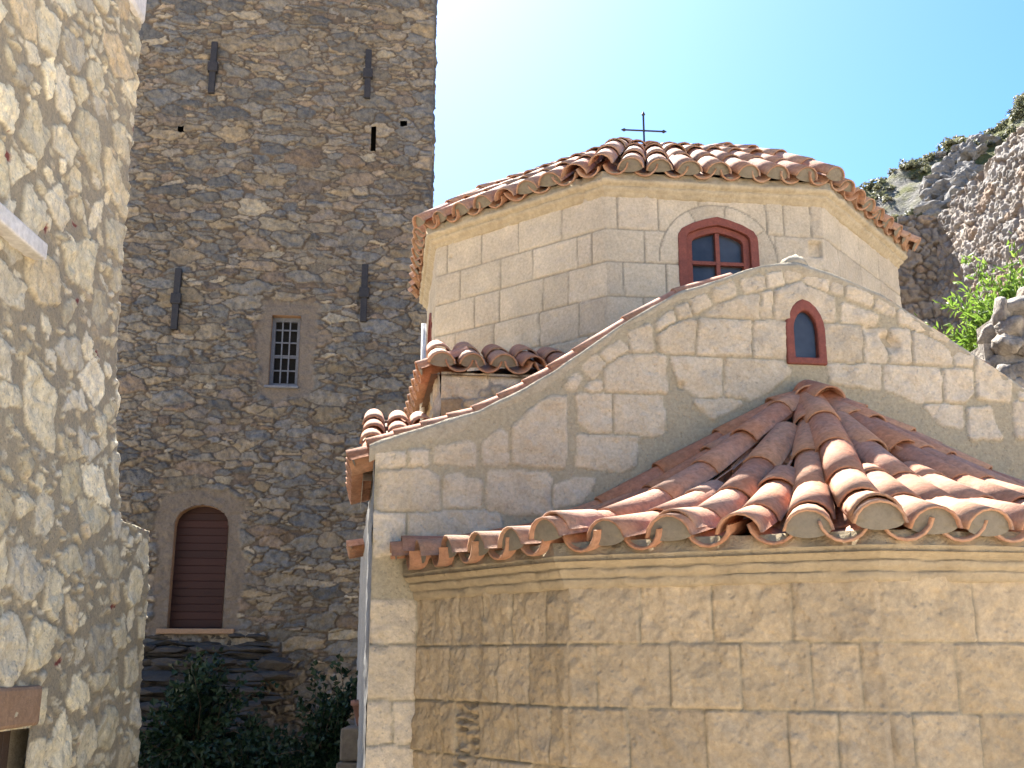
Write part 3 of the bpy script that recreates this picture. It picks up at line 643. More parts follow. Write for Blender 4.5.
# drum
OC = (0.0, 3.6721); DV = {}
for k in range(-3, 6):
    a = math.pi/8+(k-1)*math.pi/4-0.0287; DV[k] = (2.4596*math.sin(a), 3.6721-2.4596*math.cos(a))
DROWS = [3.765, 3.455, 3.165, 2.862, 2.56, 2.26, 1.96]
DJ = {-1: [[0.138, 0.552, 0.978, 1.442], [0.299, 0.775, 1.131, 1.603, 1.743], [0.474, 0.764, 1.242, 1.503], [0.25, 0.7, 1.2, 1.6]],
      0: [[0.10, 0.449, 0.80, 1.385, 1.535, 1.774], [0.32, 0.6, 1.447], [0.136, 0.50, 1.46], [0.3, 0.75, 1.3]]}
items = []; rs = np.random.RandomState(23); WIN = arch(0.664, 0.47, 0.672, ARCH_LOW); WC, WZ = 0.952, 2.909
for k in range(-3, 5):
    a, b = np.array(DV[k]), np.array(DV[k+1]); L = np.linalg.norm(b-a); e = (b-a)/L; nrm = (e[1], -e[0])
    s = Sheet(0, L, 1.7 if k in (-2, -1, 0, 1) else 1.2, 3.765, 0.0125 if k in (-1, 0, 1) else 0.03, 80+k); s.warp(0.005, 0.1)
    courses(s, DROWS, 0, L, DJ.get(k, []), rs, jit=0.006)
    if k == 0:
        x, y = s.WU-WC, s.WV-3.20; rr = np.hypot(x, y); th = np.arctan2(y, x)
        z = (rr < 0.507) & (y > -0.02); s.best[z] = -0.03; s.sec[z] = 0.3; s.extra = np.where(y > -0.02, sstep(0.004, 0.009, np.abs(rr-0.507)), 1.0)
        for t0, t1 in ((-0.05, 0.63), (0.63, 1.41), (1.41, 2.06), (2.06, 3.2)):
            q = z & (th > t0) & (th < t1); s.extra = s.extra*np.where(z, sstep(0.003, 0.008, np.abs(th-t1)*rr), 1.0); s.tone.append(rs.rand()); s.tint.append(rs.rand()); s.lift.append(rs.rand()); s.sid[q] = len(s.tone)-1
    s.finish(0.012, 0.017, 0.005, 0.007, 0.003, 0.009, groove=0.007)
    if k == -1: s.h -= 0.03*np.exp(-((s.U-0.18)**2+(s.V-3.60)**2)/0.02**2)
    if k == 0:
        s.h -= 0.05*sstep(0.06, 0.05, np.abs(s.U-1.80))*sstep(0.075, 0.065, np.abs(s.V-3.35))
        s.cut(lambda u, v: in_outline(WIN, u, v, WC, WZ))
    if k in (-2,): s.cut(lambda u, v: in_outline(WIN, u, v, WC, WZ-0.2))
    ed = np.minimum(s.U, L-s.U); s.h *= sstep(0.0, 0.02, ed)
    items.append((s, plane_map(s, a, e, nrm)))
join_sheets('drum_wall', items, M_drum, church)
def drum_window(k, zoff):
    a, b = np.array(DV[k]), np.array(DV[k+1]); L = np.linalg.norm(b-a); e = (b-a)/L; w = Wall(a, e, (e[1], -e[0])); z0 = WZ+zoff
    mid = arch(0.55, 0.45, 0.595, ARCH_LOW); mid = [(x, y+0.02) for x, y in mid]
    inn = [(x, y+0.06) for x, y in arch(0.44, 0.39, 0.50, ARCH_LOW)]
    m = MB(); ring(m, w, WC, z0, arch(0.69, 0.475, 0.69, ARCH_LOW), mid, -0.10, 0.022); f = m.build('drum_window', M_redwood, church, bevel=0.006)
    m = MB(); ring(m, w, WC, z0, mid, inn, -0.10, -0.012); m.build('casement', M_redwood, f, bevel=0.005)
    m = MB(); plate(m, w, WC, z0, mid, -0.06); m.build('pane', M_glass, f)
    m = MB(); wbox(m, w, WC-0.017, WC+0.017, -0.058, -0.014, z0+0.06, z0+0.55); wbox(m, w, WC-0.22, WC-0.017, -0.055, -0.016, z0+0.27, z0+0.30); wbox(m, w, WC+0.017, WC+0.22, -0.055, -0.016, z0+0.27, z0+0.30)
    m.build('glazing_bar', M_redwood, f)
drum_window(0, 0.0); drum_window(-2, -0.2)
o8 = [DV[k] for k in range(-3, 6)]
m = MB(); m.prism([(OC[0]+(x-OC[0])*0.93, OC[1]+(y-OC[1])*0.93) for x, y in o8[:8]], 1.0, 3.80); m.build('drum_core', M_dark, church)
D9 = o8 + [o8[1]]
cornice('drum_cornice', D9, [(0.0, 3.735), (0.018, 3.742), (0.022, 3.768), (0.035, 3.776), (0.060, 3.80), (0.060, 3.812), (0.05, 3.816), (0.075, 3.823), (0.098, 3.842), (0.10, 3.862), (0.088, 3.866), (0.096, 3.92), (0.0, 3.93)], M_dcornice, church, 9, 0.6, 0.006)
DE = [(OC[0]+(x-OC[0])*1.055, OC[1]+(y-OC[1])*1.055) for x, y in o8]
dprof = lambda t_: float(np.interp(t_, [0, 0.25, 0.5, 0.75, 1.0], [3.868, 4.33, 4.69, 4.95, 5.07]))
ts = Tiles(9)
for i in range(8): sector(ts, DE[i], DE[i+1], OC, dprof, 0.255, True, plugp=0.75, thin=(0.45, 0.75))
ts.build('drum_roof', M_dtile, church)
m = MB(); V = []; 
for t_ in (0.02, 0.25, 0.5, 0.75): V += [(OC[0]+(x-OC[0])*1.03*(1-t_), OC[1]+(y-OC[1])*1.03*(1-t_), dprof(t_)-0.01) for x, y in o8[:8]]
V.append((OC[0], OC[1], 5.06)); F = [(r_*8+i, r_*8+(i+1) % 8, (r_+1)*8+(i+1) % 8, (r_+1)*8+i) for r_ in range(3) for i in range(8)]+[(24+i, 24+(i+1) % 8, 32) for i in range(8)]
m.add(V, F); m.build('drum_roof_bed', M_bed, church)
# iron cross on the drum
m = MB(); cx, cy = OC; m.tube([(cx, cy, 4.95), (cx, cy, 5.78)], 0.011, 8); ca, sa = math.cos(-0.14), math.sin(-0.14)
P = lambda q, z: (cx+q*ca, cy+q*sa, z+q*(-0.045))
m.tube([P(-0.215, 5.585), P(0.215, 5.585)], 0.010, 8)
for q in (-1, 1): m.tube([P(q*0.195, 5.585), P(q*0.215, 5.585), P(q*0.25, 5.585)], [0.009, 0.021, 0.002], 8)
m.tube([(cx, cy, 5.76), (cx, cy, 5.78), (cx, cy, 5.82)], [0.009, 0.021, 0.002], 8)
m.build('cross', M_iron, church)
# rough square base under the drum with its own short tiled eave
s = Sheet(-2.36, -0.6, 1.2, 2.12, 0.0125, 91); s.warp(0.02, 0.15)
s.pack([(60, (0.16, 0.28), (0.07, 0.13), 0.1, None), (200, (0.06, 0.14), (0.04, 0.08), 0.15, None), (500, (0.03, 0.06), (0.02, 0.035), 0.2, None)])
s.finish(0.02, 0.014, 0.015, 0.02, 0.012, 0.02)
s2 = Sheet(1.25, 4.5, 1.2, 2.12, 0.025, 92); s2.warp(0.02, 0.15); s2.pack([(60, (0.16, 0.28), (0.07, 0.13), 0.1, None), (200, (0.06, 0.14), (0.04, 0.08), 0.15, None)]); s2.finish(0.02, 0.014, 0.015, 0.02, 0.012, 0.02)
V = plane_map(s2, (-2.36, 0), (0, 1), (-1, 0))
join_sheets('drum_base', [(s, plane_map(s, (0, 1.25), (1, 0), (0, -1))), (s2, V)], M_rough, church)
m = MB(); m.box(-2.33, 2.33, 1.28, 6.2, 1.0, 2.10); m.build('drum_base_core', M_mortar, church)
ts = Tiles(19)
for k in range(7):
    s0 = -2.36+0.235*k
    ts.line(lambda a, s0=s0: (s0, 1.17+a*0.92, 2.10+a*0.40), 0.8, cover=True, off=0.05, plugp=0.8)
    if k: ts.line(lambda a, s0=s0-0.118: (s0, 1.17+a*0.92, 2.10+a*0.40), 0.8, cover=False, r=(0.1, 0.09))
for k in range(1, 11):
    n0 = 1.16+0.27*k
    ts.line(lambda a, n0=n0: (-2.49+a*0.92, n0, 2.10+a*0.40), 0.32, cover=True, off=0.05)
    ts.line(lambda a, n0=n0+0.135: (-2.49+a*0.92, n0, 2.10+a*0.40), 0.32, cover=False, r=(0.1, 0.09))
ts.build('drum_base_roof', M_tile, church)
m = MB(); m.add([(-2.44, 1.2, 2.09), (2.44, 1.2, 2.09), (2.44, 6.2, 2.09), (-2.44, 6.2, 2.09), (-1.4, 2.3, 2.5), (1.4, 2.3, 2.5), (1.4, 5.2, 2.5), (-1.4, 5.2, 2.5)], [(0, 1, 5, 4), (1, 2, 6, 5), (2, 3, 7, 6), (3, 0, 4, 7)]); m.build('drum_base_bed', M_bed, church)
m = MB(); m.tube([(-2.43, 2.35, 1.2), (-2.43, 2.35, 2.85)], 0.022, 10); m.build('downpipe', M_white, church, True)
# lancet window in the gable
m = MB(); o_ = arch(0.285, 0.25, 0.47, ARCH_LANCET); i_ = [(x, y+0.05) for x, y in arch(0.165, 0.20, 0.335, ARCH_LANCET)]
ring(m, W_g, 0.0185, 1.933, o_, i_, -0.08, 0.026); lw = m.build('lancet_window', M_redwood, church, bevel=0.012)
m = MB(); plate(m, W_g, 0.0185, 1.933, [(x*0.95, y) for x, y in i_], -0.012); m.build('pane', M_glass, lw)
# little tiled hood over the side door
ts = Tiles(77)
for k in range(4):
    n0 = 3.6+0.2*k
    ts.line(lambda a, n0=n0: (-3.0+a*0.9, n0, 0.97+a*0.3), 0.14, cover=True, off=0.03, L=0.16, r=(0.07, 0.06)); ts.line(lambda a, n0=n0+0.1: (-3.0+a*0.9, n0, 0.97+a*0.3), 0.14, cover=False, L=0.16, r=(0.07, 0.06))
ts.build('door_hood', M_tile, church)

STEP_ROCKS = []
def rock(mb, c, r, seed, rough=0.3, sub=2, planes=0, **at):
    bm = bmesh.new(); bmesh.ops.create_icosphere(bm, subdivisions=sub, radius=1.0); off = Vector((seed*1.37 % 50, seed*2.11 % 50, seed*0.73 % 50))
    V = []; rr = np.random.RandomState(seed+900)
    pn = [(Vector(rr.normal(0, 1, 3)).normalized(), rr.uniform(0.62, 0.95)) for _ in range(planes)]
    for v in bm.verts:
        d = v.co.copy(); f = 1 + rough*(mnoise.noise(d*1.1+off)+0.5*mnoise.noise(d*2.6+off)+0.28*mnoise.noise(d*6+off))
        if planes: f *= 1.15/max(0.8, sum(max(0.0, d.dot(a)/e)**14 for a, e in pn)**(1/14))
        f *= 1.06-0.16*abs(mnoise.noise(d*3.1+off))-0.10*abs(mnoise.noise(d*8+off))
        V.append((c[0]+d.x*r[0]*f, c[1]+d.y*r[1]*f, c[2]+d.z*r[2]*f))
    mb.add(V, [tuple(v.index for v in f.verts) for f in bm.faces], **at); bm.free()

# ------------------------------------------------------------------ the tall rubble tower
tower = thing('stone_tower', 'tall grey and brown rubble stone tower with small barred window and arched red door', 'tower', (-1.4279, 17.5, 0), R(6))
s = Sheet(-7.2, 0.0, -2.4, 12.4, 0.0175, 7); s.warp(0.035, 0.22)
DO = arch(0.84, 1.60, 1.93, ARCH_SEG); DC, DZ = -3.545, 0.475
WO = [(-0.24, 0), (0.24, 0), (0.24, 1.22), (-0.24, 1.22)]; TC, TZ = -2.395, 4.41
s.pack([(260, (0.22, 0.40), (0.09, 0.16), 0.07, None), (700, (0.16, 0.30), (0.06, 0.11), 0.09, None), (1500, (0.09, 0.2), (0.045, 0.085), 0.12, None), (4500, (0.07, 0.19), (0.018, 0.04), 0.10, None), (9000, (0.03, 0.09), (0.012, 0.028), 0.2, (0.3, 1.0))], 0.04)
e = 0.06*fbm(s.U, s.V, 0.25, 5, 4)
pd = np.maximum(np.abs(s.U-DC)-0.66, np.maximum(s.V-2.72+0.55*(np.abs(s.U-DC))**2, 0.42-s.V))
pw = np.maximum(np.maximum(s.U+1.88, -2.82-s.U), np.maximum(s.V-5.88, 4.18-s.V))
s.plaster = np.maximum(0.9*sstep(0.03, -0.03, pd+e*3.0), sstep(0.05, -0.05, pw+e*2.2))
s.finish(0.045, 0.02, 0.022, 0.035, 0.008, 0.04)
HO = [(-1.035, 8.96, 0.045, 0.24), (-4.38, 8.97, 0.06, 0.05), (-0.51, 9.30, 0.06, 0.045)]
s.cut(lambda u, v: in_outline(DO, u, v, DC, DZ) | in_outline(WO, u, v, TC, TZ))
for (u, v, a, b) in HO: s.cut(lambda uc, vc: (np.abs(uc-u) < a) & (np.abs(vc-v) < b))
s.h *= sstep(0.0, -0.04, s.U)
s2 = Sheet(0, 6.5, -2.4, 12.4, 0.04, 9); s2.warp(0.035, 0.22); s2.pack([(300, (0.20, 0.34), (0.09, 0.15), 0.1, None), (900, (0.1, 0.2), (0.05, 0.1), 0.14, None)]); s2.finish(0.06, 0.04, 0.022, 0.03, 0.018, 0.03); s2.h *= sstep(0.0, 0.06, s2.U)
join_sheets('wall', [(s, plane_map(s, (0, 0), (1, 0), (0, -1))), (s2, plane_map(s2, (0, 0), (0, 1), (1, 0)))], M_tower, tower)
m = MB(); m.box(-7.9, -0.04, 0.42, 6.5, -2.4, 12.35); m.box(-7.9, -7.15, 0.02, 0.42, -2.4, 12.35); m.box(-7.15, -0.06, 0.03, 0.42, 12.2, 12.34); m.build('wall_core', M_dark, tower)
W_t = Wall((0, 0), (1, 0), (0, -1))
def reveal(mb, P, c, z0):
    n = len(P); V = [W_t(c+x, d, z0+y) for d in (0.01, -0.42) for x, y in P]
    mb.add(V, [(i, (i+1) % n, n+(i+1) % n, n+i) for i in range(n)])
m = MB(); reveal(m, DO, DC, DZ); m.build('door_reveal', M_lintel, tower)
m = MB(); reveal(m, WO, TC, TZ); m.build('window_reveal', M_lintel, tower)
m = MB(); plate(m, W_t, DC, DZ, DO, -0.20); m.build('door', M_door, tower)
m = MB(); wbox(m, W_t, DC-0.56, DC+0.62, -0.3, 0.10, DZ-0.09, DZ-0.006); m.build('door_sill', M_lintel, tower, bevel=0.015)
m = MB(); ring(m, W_t, TC, TZ, WO, [(-0.18, 0.07), (0.18, 0.07), (0.18, 1.15), (-0.18, 1.15)], -0.22, -0.14); wf = m.build('window', M_grille, tower)
m = MB(); plate(m, W_t, TC, TZ, WO, -0.205); m.build('pane', M_dark, wf)
m = MB()
for x in (-0.062, 0.062): wbox(m, W_t, TC+x-0.011, TC+x+0.011, -0.138, -0.116, TZ+0.07, TZ+1.15)
for y in (0.29, 0.52, 0.55, 0.78, 1.0): wbox(m, W_t, TC-0.18, TC+0.18, -0.160, -0.139, TZ+y-0.012, TZ+y+0.012)
m.build('grille', M_grille, wf)
m = MB(); wbox(m, W_t, TC-0.30, TC+0.26, -0.1, 0.05, TZ-0.05, TZ-0.004); m.build('window_sill', M_grille, tower, bevel=0.012)
for (u, z0, z1) in ((-3.907, 9.67, 10.68), (-1.18, 9.73, 10.70), (-4.212, 5.30, 6.375), (-1.106, 5.54, 6.57)):
    m = MB(); wbox(m, W_t, u-0.055, u+0.055, 0.02, 0.10, z0, z1); c = (z0+z1)/2
    wbox(m, W_t, u-0.085, u+0.085, 0.015, 0.125, c-0.09, c+0.09)
    m.build('wall_anchor', M_iron, tower, bevel=0.01)

# stone steps rising to the tower door
steps = thing('stone_steps', 'dark flight of rough stone steps below the arched red tower door', 'steps', (-5.0, 16.3, 0), R(6))
m = MB(); rs = np.random.RandomState(6); n_ = 300
for k in range(14):
    z = -2.4+0.2*(k+1); y = -2.7+0.27*k
    m.box(-1.6, 1.25, y+0.06, 1.0, z-0.2+0.003, z-0.03)
    for zz, hh in ((z-0.15, 0.055), (z-0.05, 0.06)):
        x = -1.65
        while x < 1.25:
            w_ = rs.uniform(0.2, 0.75); STEP_ROCKS.append((x+w_/2, y+0.12+rs.uniform(-0.05, 0.05), zz, w_*0.56, hh*rs.uniform(0.85, 1.2))); x += w_
for q in STEP_ROCKS: rock(m, (q[0], q[1], q[2]), (q[3], 0.19, q[4]), n_, 0.25, 2, 9); n_ += 1
m.build('tread', m_plain('step_stone', (0.08, 0.068, 0.055), (0.05, 0.044, 0.038), 5, 0.95, 0.9, 22), steps)

# ------------------------------------------------------------------ the pale rubble house on the left
house = thing('stone_house', 'pale rubble stone house wall close by with white ledge and brown lintel', 'house', (-2.6, 6.9, 0))
s = Sheet(3.6, 8.75, -1.3, 5.2, 0.012, 13); s.warp(0.03, 0.16); s.warp2(0.020, 0.045)
s.pack([(600, (0.14, 0.26), (0.10, 0.18), 0.25, None), (1200, (0.08, 0.16), (0.06, 0.11), 0.3, None), (1200, (0.04, 0.09), (0.03, 0.05), 0.35, None), (4000, (0.025, 0.07), (0.010, 0.02), 0.2, (0.5, 1.0))], 0.0)
ex = s.rs
for _ in range(32):
    u, v = ex.uniform(4.2, 8), ex.uniform(-1, 5); a, b = ex.uniform(0.02, 0.06), ex.uniform(0.012, 0.025); th = ex.normal(0, 0.3)
    x, y = s.WU-u, s.WV-v; d = np.hypot((x*math.cos(th)+y*math.sin(th))/a, (-x*math.sin(th)+y*math.cos(th))/b)
    s.plaster = np.maximum(s.plaster, sstep(1.15, 0.85, d)*(s.best > -0.012))
s.finish(0.004, 0.009, 0.009, 0.012, 0.002, 0.020, edge=0.007)
s.cut(lambda u, v: (u > 5.25) & (u < 6.04) & (v < -0.35))
Lv = np.where(s.V > 0.9, np.interp(s.V, [1.0, 1.6, 2.3, 3.4, 4.5, 5.2], [7.06, 6.84, 6.71, 6.67, 6.61, 6.59]), 7.70+(0.84-np.minimum(s.V, 0.84))*0.1)
rc = 0.07; q = s.U-Lv; th = np.clip(q/rc, 0, math.pi/2); q2 = np.maximum(0, q-rc*math.pi/2); bx = -0.0
X = np.where(q < 0, s.h, -rc+(rc+s.h)*np.cos(th)-q2); Y = np.where(q < 0, s.U, Lv+(rc+s.h)*np.sin(th))
mesh_np('wall', np.stack([X, Y-6.9, s.V], -1).reshape(-1, 3), s.quads(), M_house, house, s.attrs())
m = MB(); m.box(-4.2, -0.14, -6.5, -0.35, -2.4, 5.18); m.box(-4.2, -0.14, -0.35, 0.72, -2.4, 0.8); m.box(-0.14, -0.01, -6.5, -3.2, -2.4, 5.18); m.box(-0.14, -0.02, -1.0, 0.6, -2.4, -1.28)
m.build('wall_core', M_mortar, house)
m = MB(); m.box(-0.05, 0.09, 4.2-6.9, 5.44-6.9, 2.085, 2.18); m.build('window_ledge', M_white, house, bevel=0.012)
m = MB(); m.box(-0.10, 0.035, 5.0-6.9, 6.105-6.9, -0.345, -0.135); m.build('door_lintel', M_lintel, house, bevel=0.02)
m = MB(); m.box(-0.138, -0.10, 5.2-6.9, 6.06-6.9, -2.4, -0.35); m.build('door', M_oldwood, house)
m = MB(); m.box(-0.3, 0.035, 6.36-6.9, 6.66-6.9, 4.30, 5.19); m.build('quoin', M_white, house, bevel=0.04)

# ------------------------------------------------------------------ fortress wall and rubble on the right
fort = thing('fortress_wall', 'high sunlit fortress wall of pitted rough stone climbing the slope behind the church', 'fortress wall', (8.5, 20.0, 0))
FT = [(0.30, 0.55), (0.14, 0.3)]
def fcls(k): return [(int(250*k), (0.22, 0.42), (0.14, 0.26), 0.25, None), (int(900*k), (0.12, 0.24), (0.08, 0.16), 0.3, None), (int(2500*k), (0.05, 0.12), (0.035, 0.08), 0.4, None)]
s = Sheet(11.0, 20.0, 3.0, 9.6, 0.027, 51); s.warp(0.08, 0.4); s.pack(fcls(1.3), 0.05); s.finish(0.05, 0.035, 0.03, 0.05, 0.02, 0.06)
top = 8.62+0.03*(20-s.U)+0.22*fbm(s.U, s.U*0, 0.6, 3, 4); s.keep &= (s.V[:-1, :-1] < np.maximum(top[:-1, :-1], top[1:, :-1])); s.V = np.minimum(s.V, top)
P1 = np.stack([8.59+(s.V-8.6)*0.13-s.h-8.5, s.U-20.0, s.V+s.h*0.13], -1).reshape(-1, 3)
s2 = Sheet(4.5, 8.62, 4.5, 8.6, 0.027, 52); s2.warp(0.08, 0.4); s2.pack(fcls(0.5), 0.05); s2.finish(0.05, 0.035, 0.03, 0.06, 0.03, 0.07)
top = np.where(s2.U > 7.7, 8.58, 8.25)+0.08*fbm(s2.U, s2.U*0, 0.5, 4, 3); s2.keep &= (s2.V[:-1, :-1] < np.maximum(top[:-1, :-1], top[1:, :-1])); s2.V = np.minimum(s2.V, top)
P2 = plane_map(s2, (-8.5, 0.0), (1, 0), (0, -1))
o = join_sheets('wall', [(s, P1), (s2, P2)], M_fort, fort)
m = MB(); V = [(8.62+(z-8.6)*0.13+dx-8.5, y, z) for y in (-9.0, 0.9) for z in (-2.4, 8.5) for dx in (0.03, 1.2)]
m.add(V, [(0, 1, 3, 2), (4, 6, 7, 5), (0, 2, 6, 4), (1, 5, 7, 3), (2, 3, 7, 6)]); m.box(-4.0, 0.1, 0.06, 0.9, -2.4, 8.2); m.box(-0.8, 0.2, 0.06, 0.9, 8.2, 8.5); m.build('wall_core', M_fort, fort)

rub = thing('rubble_wall', 'broken rubble wall of large loose grey stones beside the church gable', 'rubble wall', (5.8, 11.2, 0))
m = MB(); rs = np.random.RandomState(8); n_ = 0
topx = lambda x: float(np.interp(x, [5.1, 5.2, 5.4, 5.6, 6.4], [3.5, 3.72, 3.86, 4.05, 4.3]))
for layer, yy in ((0, 0.0), (1, 0.22)):
    z = 1.7
    while z < 4.4:
        x = 5.12+rs.uniform(0, 0.1) + 0.05*max(0, z-3)*0; hrow = rs.uniform(0.12, 0.20)
        while x < 6.7:
            w_ = rs.uniform(0.12, 0.30)
            if z < topx(x)-0.08: rock(m, (x+w_/2-5.8, yy-0.2+rs.uniform(-0.06, 0.06), z), (w_*0.60, 0.16, hrow*0.70), n_, 0.28, 3 if z > 2.6 else 2, 9, tone=rs.rand()); n_ += 1
            x += w_
        z += hrow*1.15
m.build('stones', M_rub, rub, True)
m = MB(); m.box(-0.72, 1.2, -0.12, 0.6, -2.4, 3.3); m.box(-0.5, 1.2, -0.1, 0.5, 3.3, 3.65); m.build('wall_core', M_rub, rub)

# ------------------------------------------------------------------ hill, scrub, crags
CZ = np.array([(-90, -2.4), (-20, -2.2), (0, 2), (8, 12), (14.3, 17.9), (16.4, 19.3), (17.6, 19.7), (18.3, 20.4), (19.4, 20.8), (21.2, 22.4), (30, 29), (60, 42), (120, 55)])
def hill_z(x, y):
    c = np.interp(x, CZ[:, 0], CZ[:, 1])
    z = np.where(y < 40, c-(40-y)*0.78, c-(y-40)*0.06)
    z = z + 0.9*fbm(x, y, 5.0, 61, 5, 0.55) + 0.5*np.abs(fbm(x+9, y, 1.6, 67, 5, 0.6))
    return np.maximum(z, -2.5 - 0.0*x)
xs = np.linspace(-60, 100, 420); xs = np.sort(np.concatenate([xs, np.linspace(8, 28, 160)])); ys = np.concatenate([np.linspace(21, 46, 130), np.linspace(47, 200, 40)])
X, Y = np.meshgrid(xs, ys, indexing='ij'); Z = hill_z(X, Y); I = np.arange(X.size).reshape(X.shape)
tag(mesh_np('hill', np.stack([X, Y, Z], -1).reshape(-1, 3), np.stack([I[:-1, :-1], I[1:, :-1], I[1:, 1:], I[:-1, 1:]], -1).reshape(-1, 4), M_hill), kind='structure')
rs = np.random.RandomState(4); B = []
while len(B) < 1500:
    x, y = rs.uniform(9, 30), rs.uniform(24, 41.5)
    if vnoise(np.array([x]), np.array([y]), 2.2, 3)[0] < -0.12: continue
    B.append((x, y, float(hill_z(np.array(x), np.array(y))), rs.uniform(0.12, 0.36)))
B = np.array(B); K = 130
U_ = rs.normal(0, 1, (len(B), K, 3)); U_ /= np.linalg.norm(U_, axis=2, keepdims=True); U_[:, :, 2] = np.abs(U_[:, :, 2])
lob = 0.75+0.35*np.sin(3.1*U_[:, :, 0:1]+B[:, None, 0:1]*9)*np.cos(3.7*U_[:, :, 1:2]+B[:, None, 1:2]*7)
C_ = B[:, None, :3]+U_*B[:, None, 3:4]*np.array([1.25, 1.2, 0.95])*lob*rs.uniform(0.8, 1.05, (len(B), K, 1))
t1 = rs.normal(0, 1, C_.shape); t1 /= np.linalg.norm(t1, axis=2, keepdims=True); t2 = np.cross(t1, U_+0.3*rs.normal(0, 1, U_.shape)); t2 /= np.linalg.norm(t2, axis=2, keepdims=True)
sz = (0.035+0.10*B[:, None, 3:4])*rs.uniform(0.6, 1.3, (len(B), K, 1))
V = np.stack([C_-t1*sz, C_+t2*sz*0.6, C_+t1*sz, C_-t2*sz*0.6], 2).reshape(-1, 3)
tn = np.clip(np.repeat(rs.rand(len(B))[:, None], K, 1)*0.8+rs.normal(0.1, 0.12, (len(B), K)), 0, 1)
tag(mesh_np('scrub', V, np.arange(len(V)).reshape(-1, 4), M_scrubleaf, None, dict(tone=np.repeat(tn.ravel(), 4)), False), kind='stuff', label='low grey green scrub bushes dotted over the rocky hillside', cat='scrub')
def on(x, y, dz): return (x, y, float(hill_z(np.array(x), np.array(y)))+dz)
def crag(label, x, y, sx, sy, n, r_, seed):
    m = MB(); rs = np.random.RandomState(seed); z0 = on(x, y, 0)[2]
    for i in range(n):
        u, v = rs.normal(0, sx*0.5), rs.normal(0, sy*0.5); q = on(x+u, y+v, 0); k = r_*rs.uniform(0.55, 1.2)
        rock(m, (u, v, q[2]+k*0.25), (k*rs.uniform(0.8, 1.3), k, k*rs.uniform(0.6, 1.1)), seed*7+i, 0.45, 3, 8, tone=0.5)
    o = m.build('rock_outcrop', M_rock, None, False); o.location = (x, y, 0); tag(o, label, 'rock', 'limestone crags on the hillside'); return o
crag('large grey crag on the slope just above the corner of the fortress wall', 16.4, 36.2, 1.3, 1.6, 34, 0.38, 3)
crag('small pale crag on the skyline halfway up the hill', 17.9, 38.9, 0.9, 1.0, 14, 0.30, 40)

# ------------------------------------------------------------------ plants
def leaves(mb_list, P, D, ln, wd, rs, droop=0.3):
    """one pointed, folded leaf"""
    V, F, T = mb_list
    d = Vector(D) + Vector(rs.normal(0, 0.35, 3)); d.z -= droop*rs.rand(); d.normalize(); w = d.orthogonal(); w.rotate(__import__('mathutils').Quaternion(d, rs.uniform(0, 6.28))); n = d.cross(w)
    l_ = ln*rs.uniform(0.7, 1.25); h_ = wd*rs.uniform(0.8, 1.2); p = Vector(P); b = len(V)
    V += [p, p+d*l_*0.45+w*h_+n*h_*0.4, p+d*l_-n*l_*0.08, p+d*l_*0.45-w*h_+n*h_*0.4]; F += [(b, b+1, b+2), (b, b+2, b+3)]; T += [rs.rand()]*4
def plant(name, label, cat, base, seed, lm, twigs, ln, wd, per, trunk_r, trunk_top, group=None, tw_r=0.008, droop=0.3, stem='trunk', crown='crown'):
    rs = np.random.RandomState(seed); root = thing(name, label, cat, (base[0], base[1], 0), 0, group)
    tm = MB(); lst = ([], [], [])
    tm.tube([(0, 0, -2.4), (0.03, 0.02, (trunk_top-2.4)/2), (0, 0, trunk_top)], [trunk_r*1.3, trunk_r, trunk_r*0.7], 8)
    for (end, spread, cnt) in twigs:
        for _ in range(cnt):
            e = Vector(end)+Vector(rs.normal(0, 1, 3))*Vector(spread).length*0; e = Vector((end[0]+rs.normal()*spread[0], end[1]+rs.normal()*spread[1], end[2]+rs.normal()*spread[2])); st = Vector((rs.normal()*0.05, rs.normal()*0.05, trunk_top-rs.uniform(0, 0.5)))
            if e.z < st.z-0.4: st = Vector((e.x*0.4, e.y*0.4, e.z-0.4))
            mid = (st+e)/2+Vector(rs.normal(0, 0.06, 3))+Vector((0, 0, 0.12)); tm.tube([st, mid, e], [tw_r, tw_r*0.7, tw_r*0.3], 5)
            for k in range(per):
                f = rs.uniform(0.35, 1.04); p = (st*(1-f)**2+mid*2*f*(1-f)+e*f*f)+Vector(rs.normal(0, 0.03, 3)); leaves(lst, p, (e-mid).normalized()*0.8+Vector(rs.normal(0, 0.6, 3)), ln, wd, rs, droop)
    tm.build(stem, M_bark, root, True)
    mb = MB(); mb.add(lst[0], lst[1], tone=lst[2]); mb.build(crown, lm, root)
    return root
plant('leafy_tree', 'slender bright green leafy tree sunlit in front of the fortress wall', 'tree', (6.2, 12.6), 2, M_leaf,
      [((0, 0, 4.3), (0.40, 0.25, 0.22), 60), ((-0.45, 0, 4.05), (0.2, 0.25, 0.22), 30), ((0.45, 0, 4.6), (0.3, 0.25, 0.18), 45), ((-0.62, 0, 3.85), (0.06, 0.1, 0.1), 6), ((0.2, 0.1, 3.8), (0.4, 0.2, 0.2), 30), ((-0.35, 0.0, 3.62), (0.22, 0.15, 0.12), 18)], 0.105, 0.0145, 42, 0.05, 3.6)
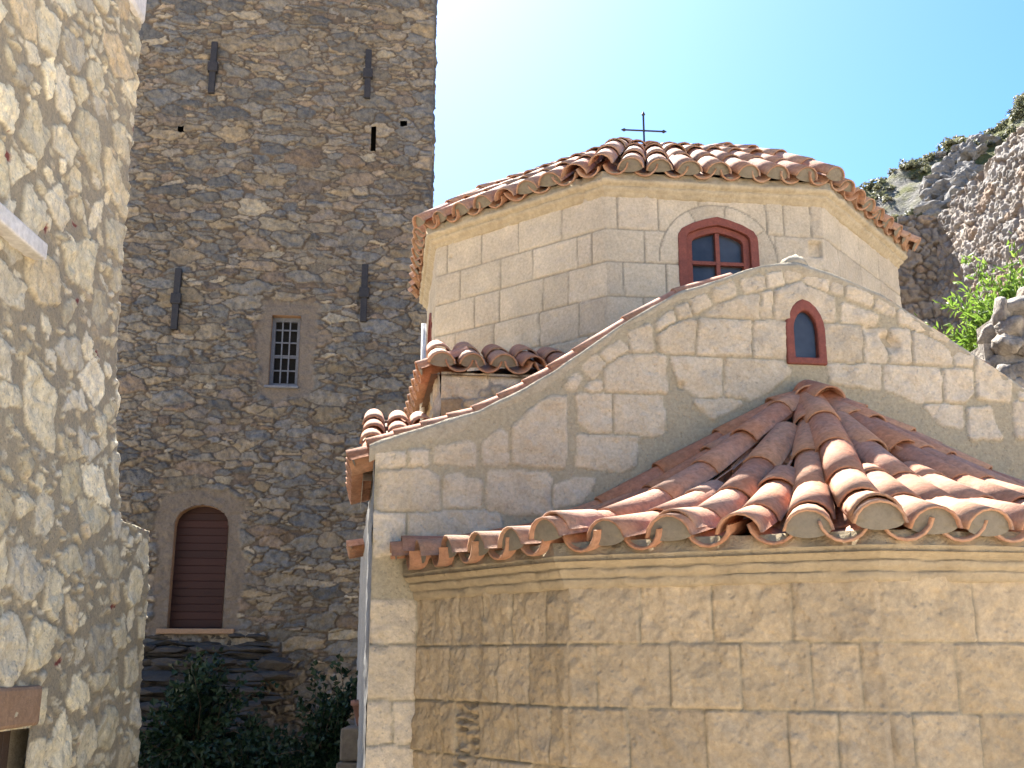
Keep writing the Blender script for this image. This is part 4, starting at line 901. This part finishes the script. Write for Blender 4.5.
plant('shrub', 'tall dark green shrub growing against the steps under the tower door', 'shrub', (-3.75, 13.4), 5, M_dleaf,
      [((0, 0, -0.16), (0.14, 0.2, 0.13), 20), ((0.05, 0, -0.5), (0.3, 0.3, 0.22), 45), ((-0.1, 0, -1.0), (0.45, 0.35, 0.25), 55), ((0.2, 0, -1.5), (0.6, 0.4, 0.25), 60)], 0.085, 0.028, 32, 0.04, -0.9, 'dark shrubs in the alley', stem='stem', crown='foliage')
plant('shrub', 'low dark bush filling the middle of the alley foot', 'shrub', (-2.85, 13.0), 6, M_dleaf,
      [((0, 0, -0.95), (0.35, 0.3, 0.12), 45), ((0.05, 0, -1.4), (0.5, 0.35, 0.25), 70)], 0.085, 0.028, 32, 0.03, -1.5, 'dark shrubs in the alley', stem='stem', crown='foliage')
plant('shrub', 'dark climbing bush beside the clay pot at the church side wall', 'shrub', (-2.05, 12.6), 7, M_dleaf,
      [((0.05, 0, -0.45), (0.2, 0.2, 0.2), 30), ((-0.05, 0, -0.9), (0.28, 0.25, 0.2), 45), ((0, 0, -1.4), (0.35, 0.3, 0.25), 50)], 0.08, 0.025, 30, 0.03, -1.1, 'dark shrubs in the alley', stem='stem', crown='foliage')
# clay pot on a low stone pier by the church side wall
pier = MB(); rs = np.random.RandomState(2)
for k in range(6):
    z = -2.4+0.3*k; pier.box(-0.22+rs.uniform(-0.02, 0.02), 0.22+rs.uniform(-0.02, 0.02), -0.22+rs.uniform(-0.02, 0.02), 0.22, z+0.004, z+0.3-0.006)
o = pier.build('stone_pier', m_plain('pier_stone', (0.2, 0.17, 0.13), (0.14, 0.12, 0.1), 6, 0.95, 0.9, 25), None, bevel=0.02); o.location = (-1.36, 10.5, 0); tag(o, 'short pier of rough stone blocks holding the clay pot', 'pier')
m = MB(); pts = [(0, 0, -0.6), (0, 0, -0.595), (0, 0, -0.42), (0, 0, -0.415), (0, 0, -0.37), (0, 0, -0.365), (0, 0, -0.40)]
m.tube(pts, [0.085, 0.09, 0.135, 0.155, 0.155, 0.135, 0.12], 20); po = m.build('flower_pot', M_terrapot, None, True); po.location = (-1.36, 10.5, 0); tag(po, 'small clay flower pot standing on the stone pier', 'flower pot')
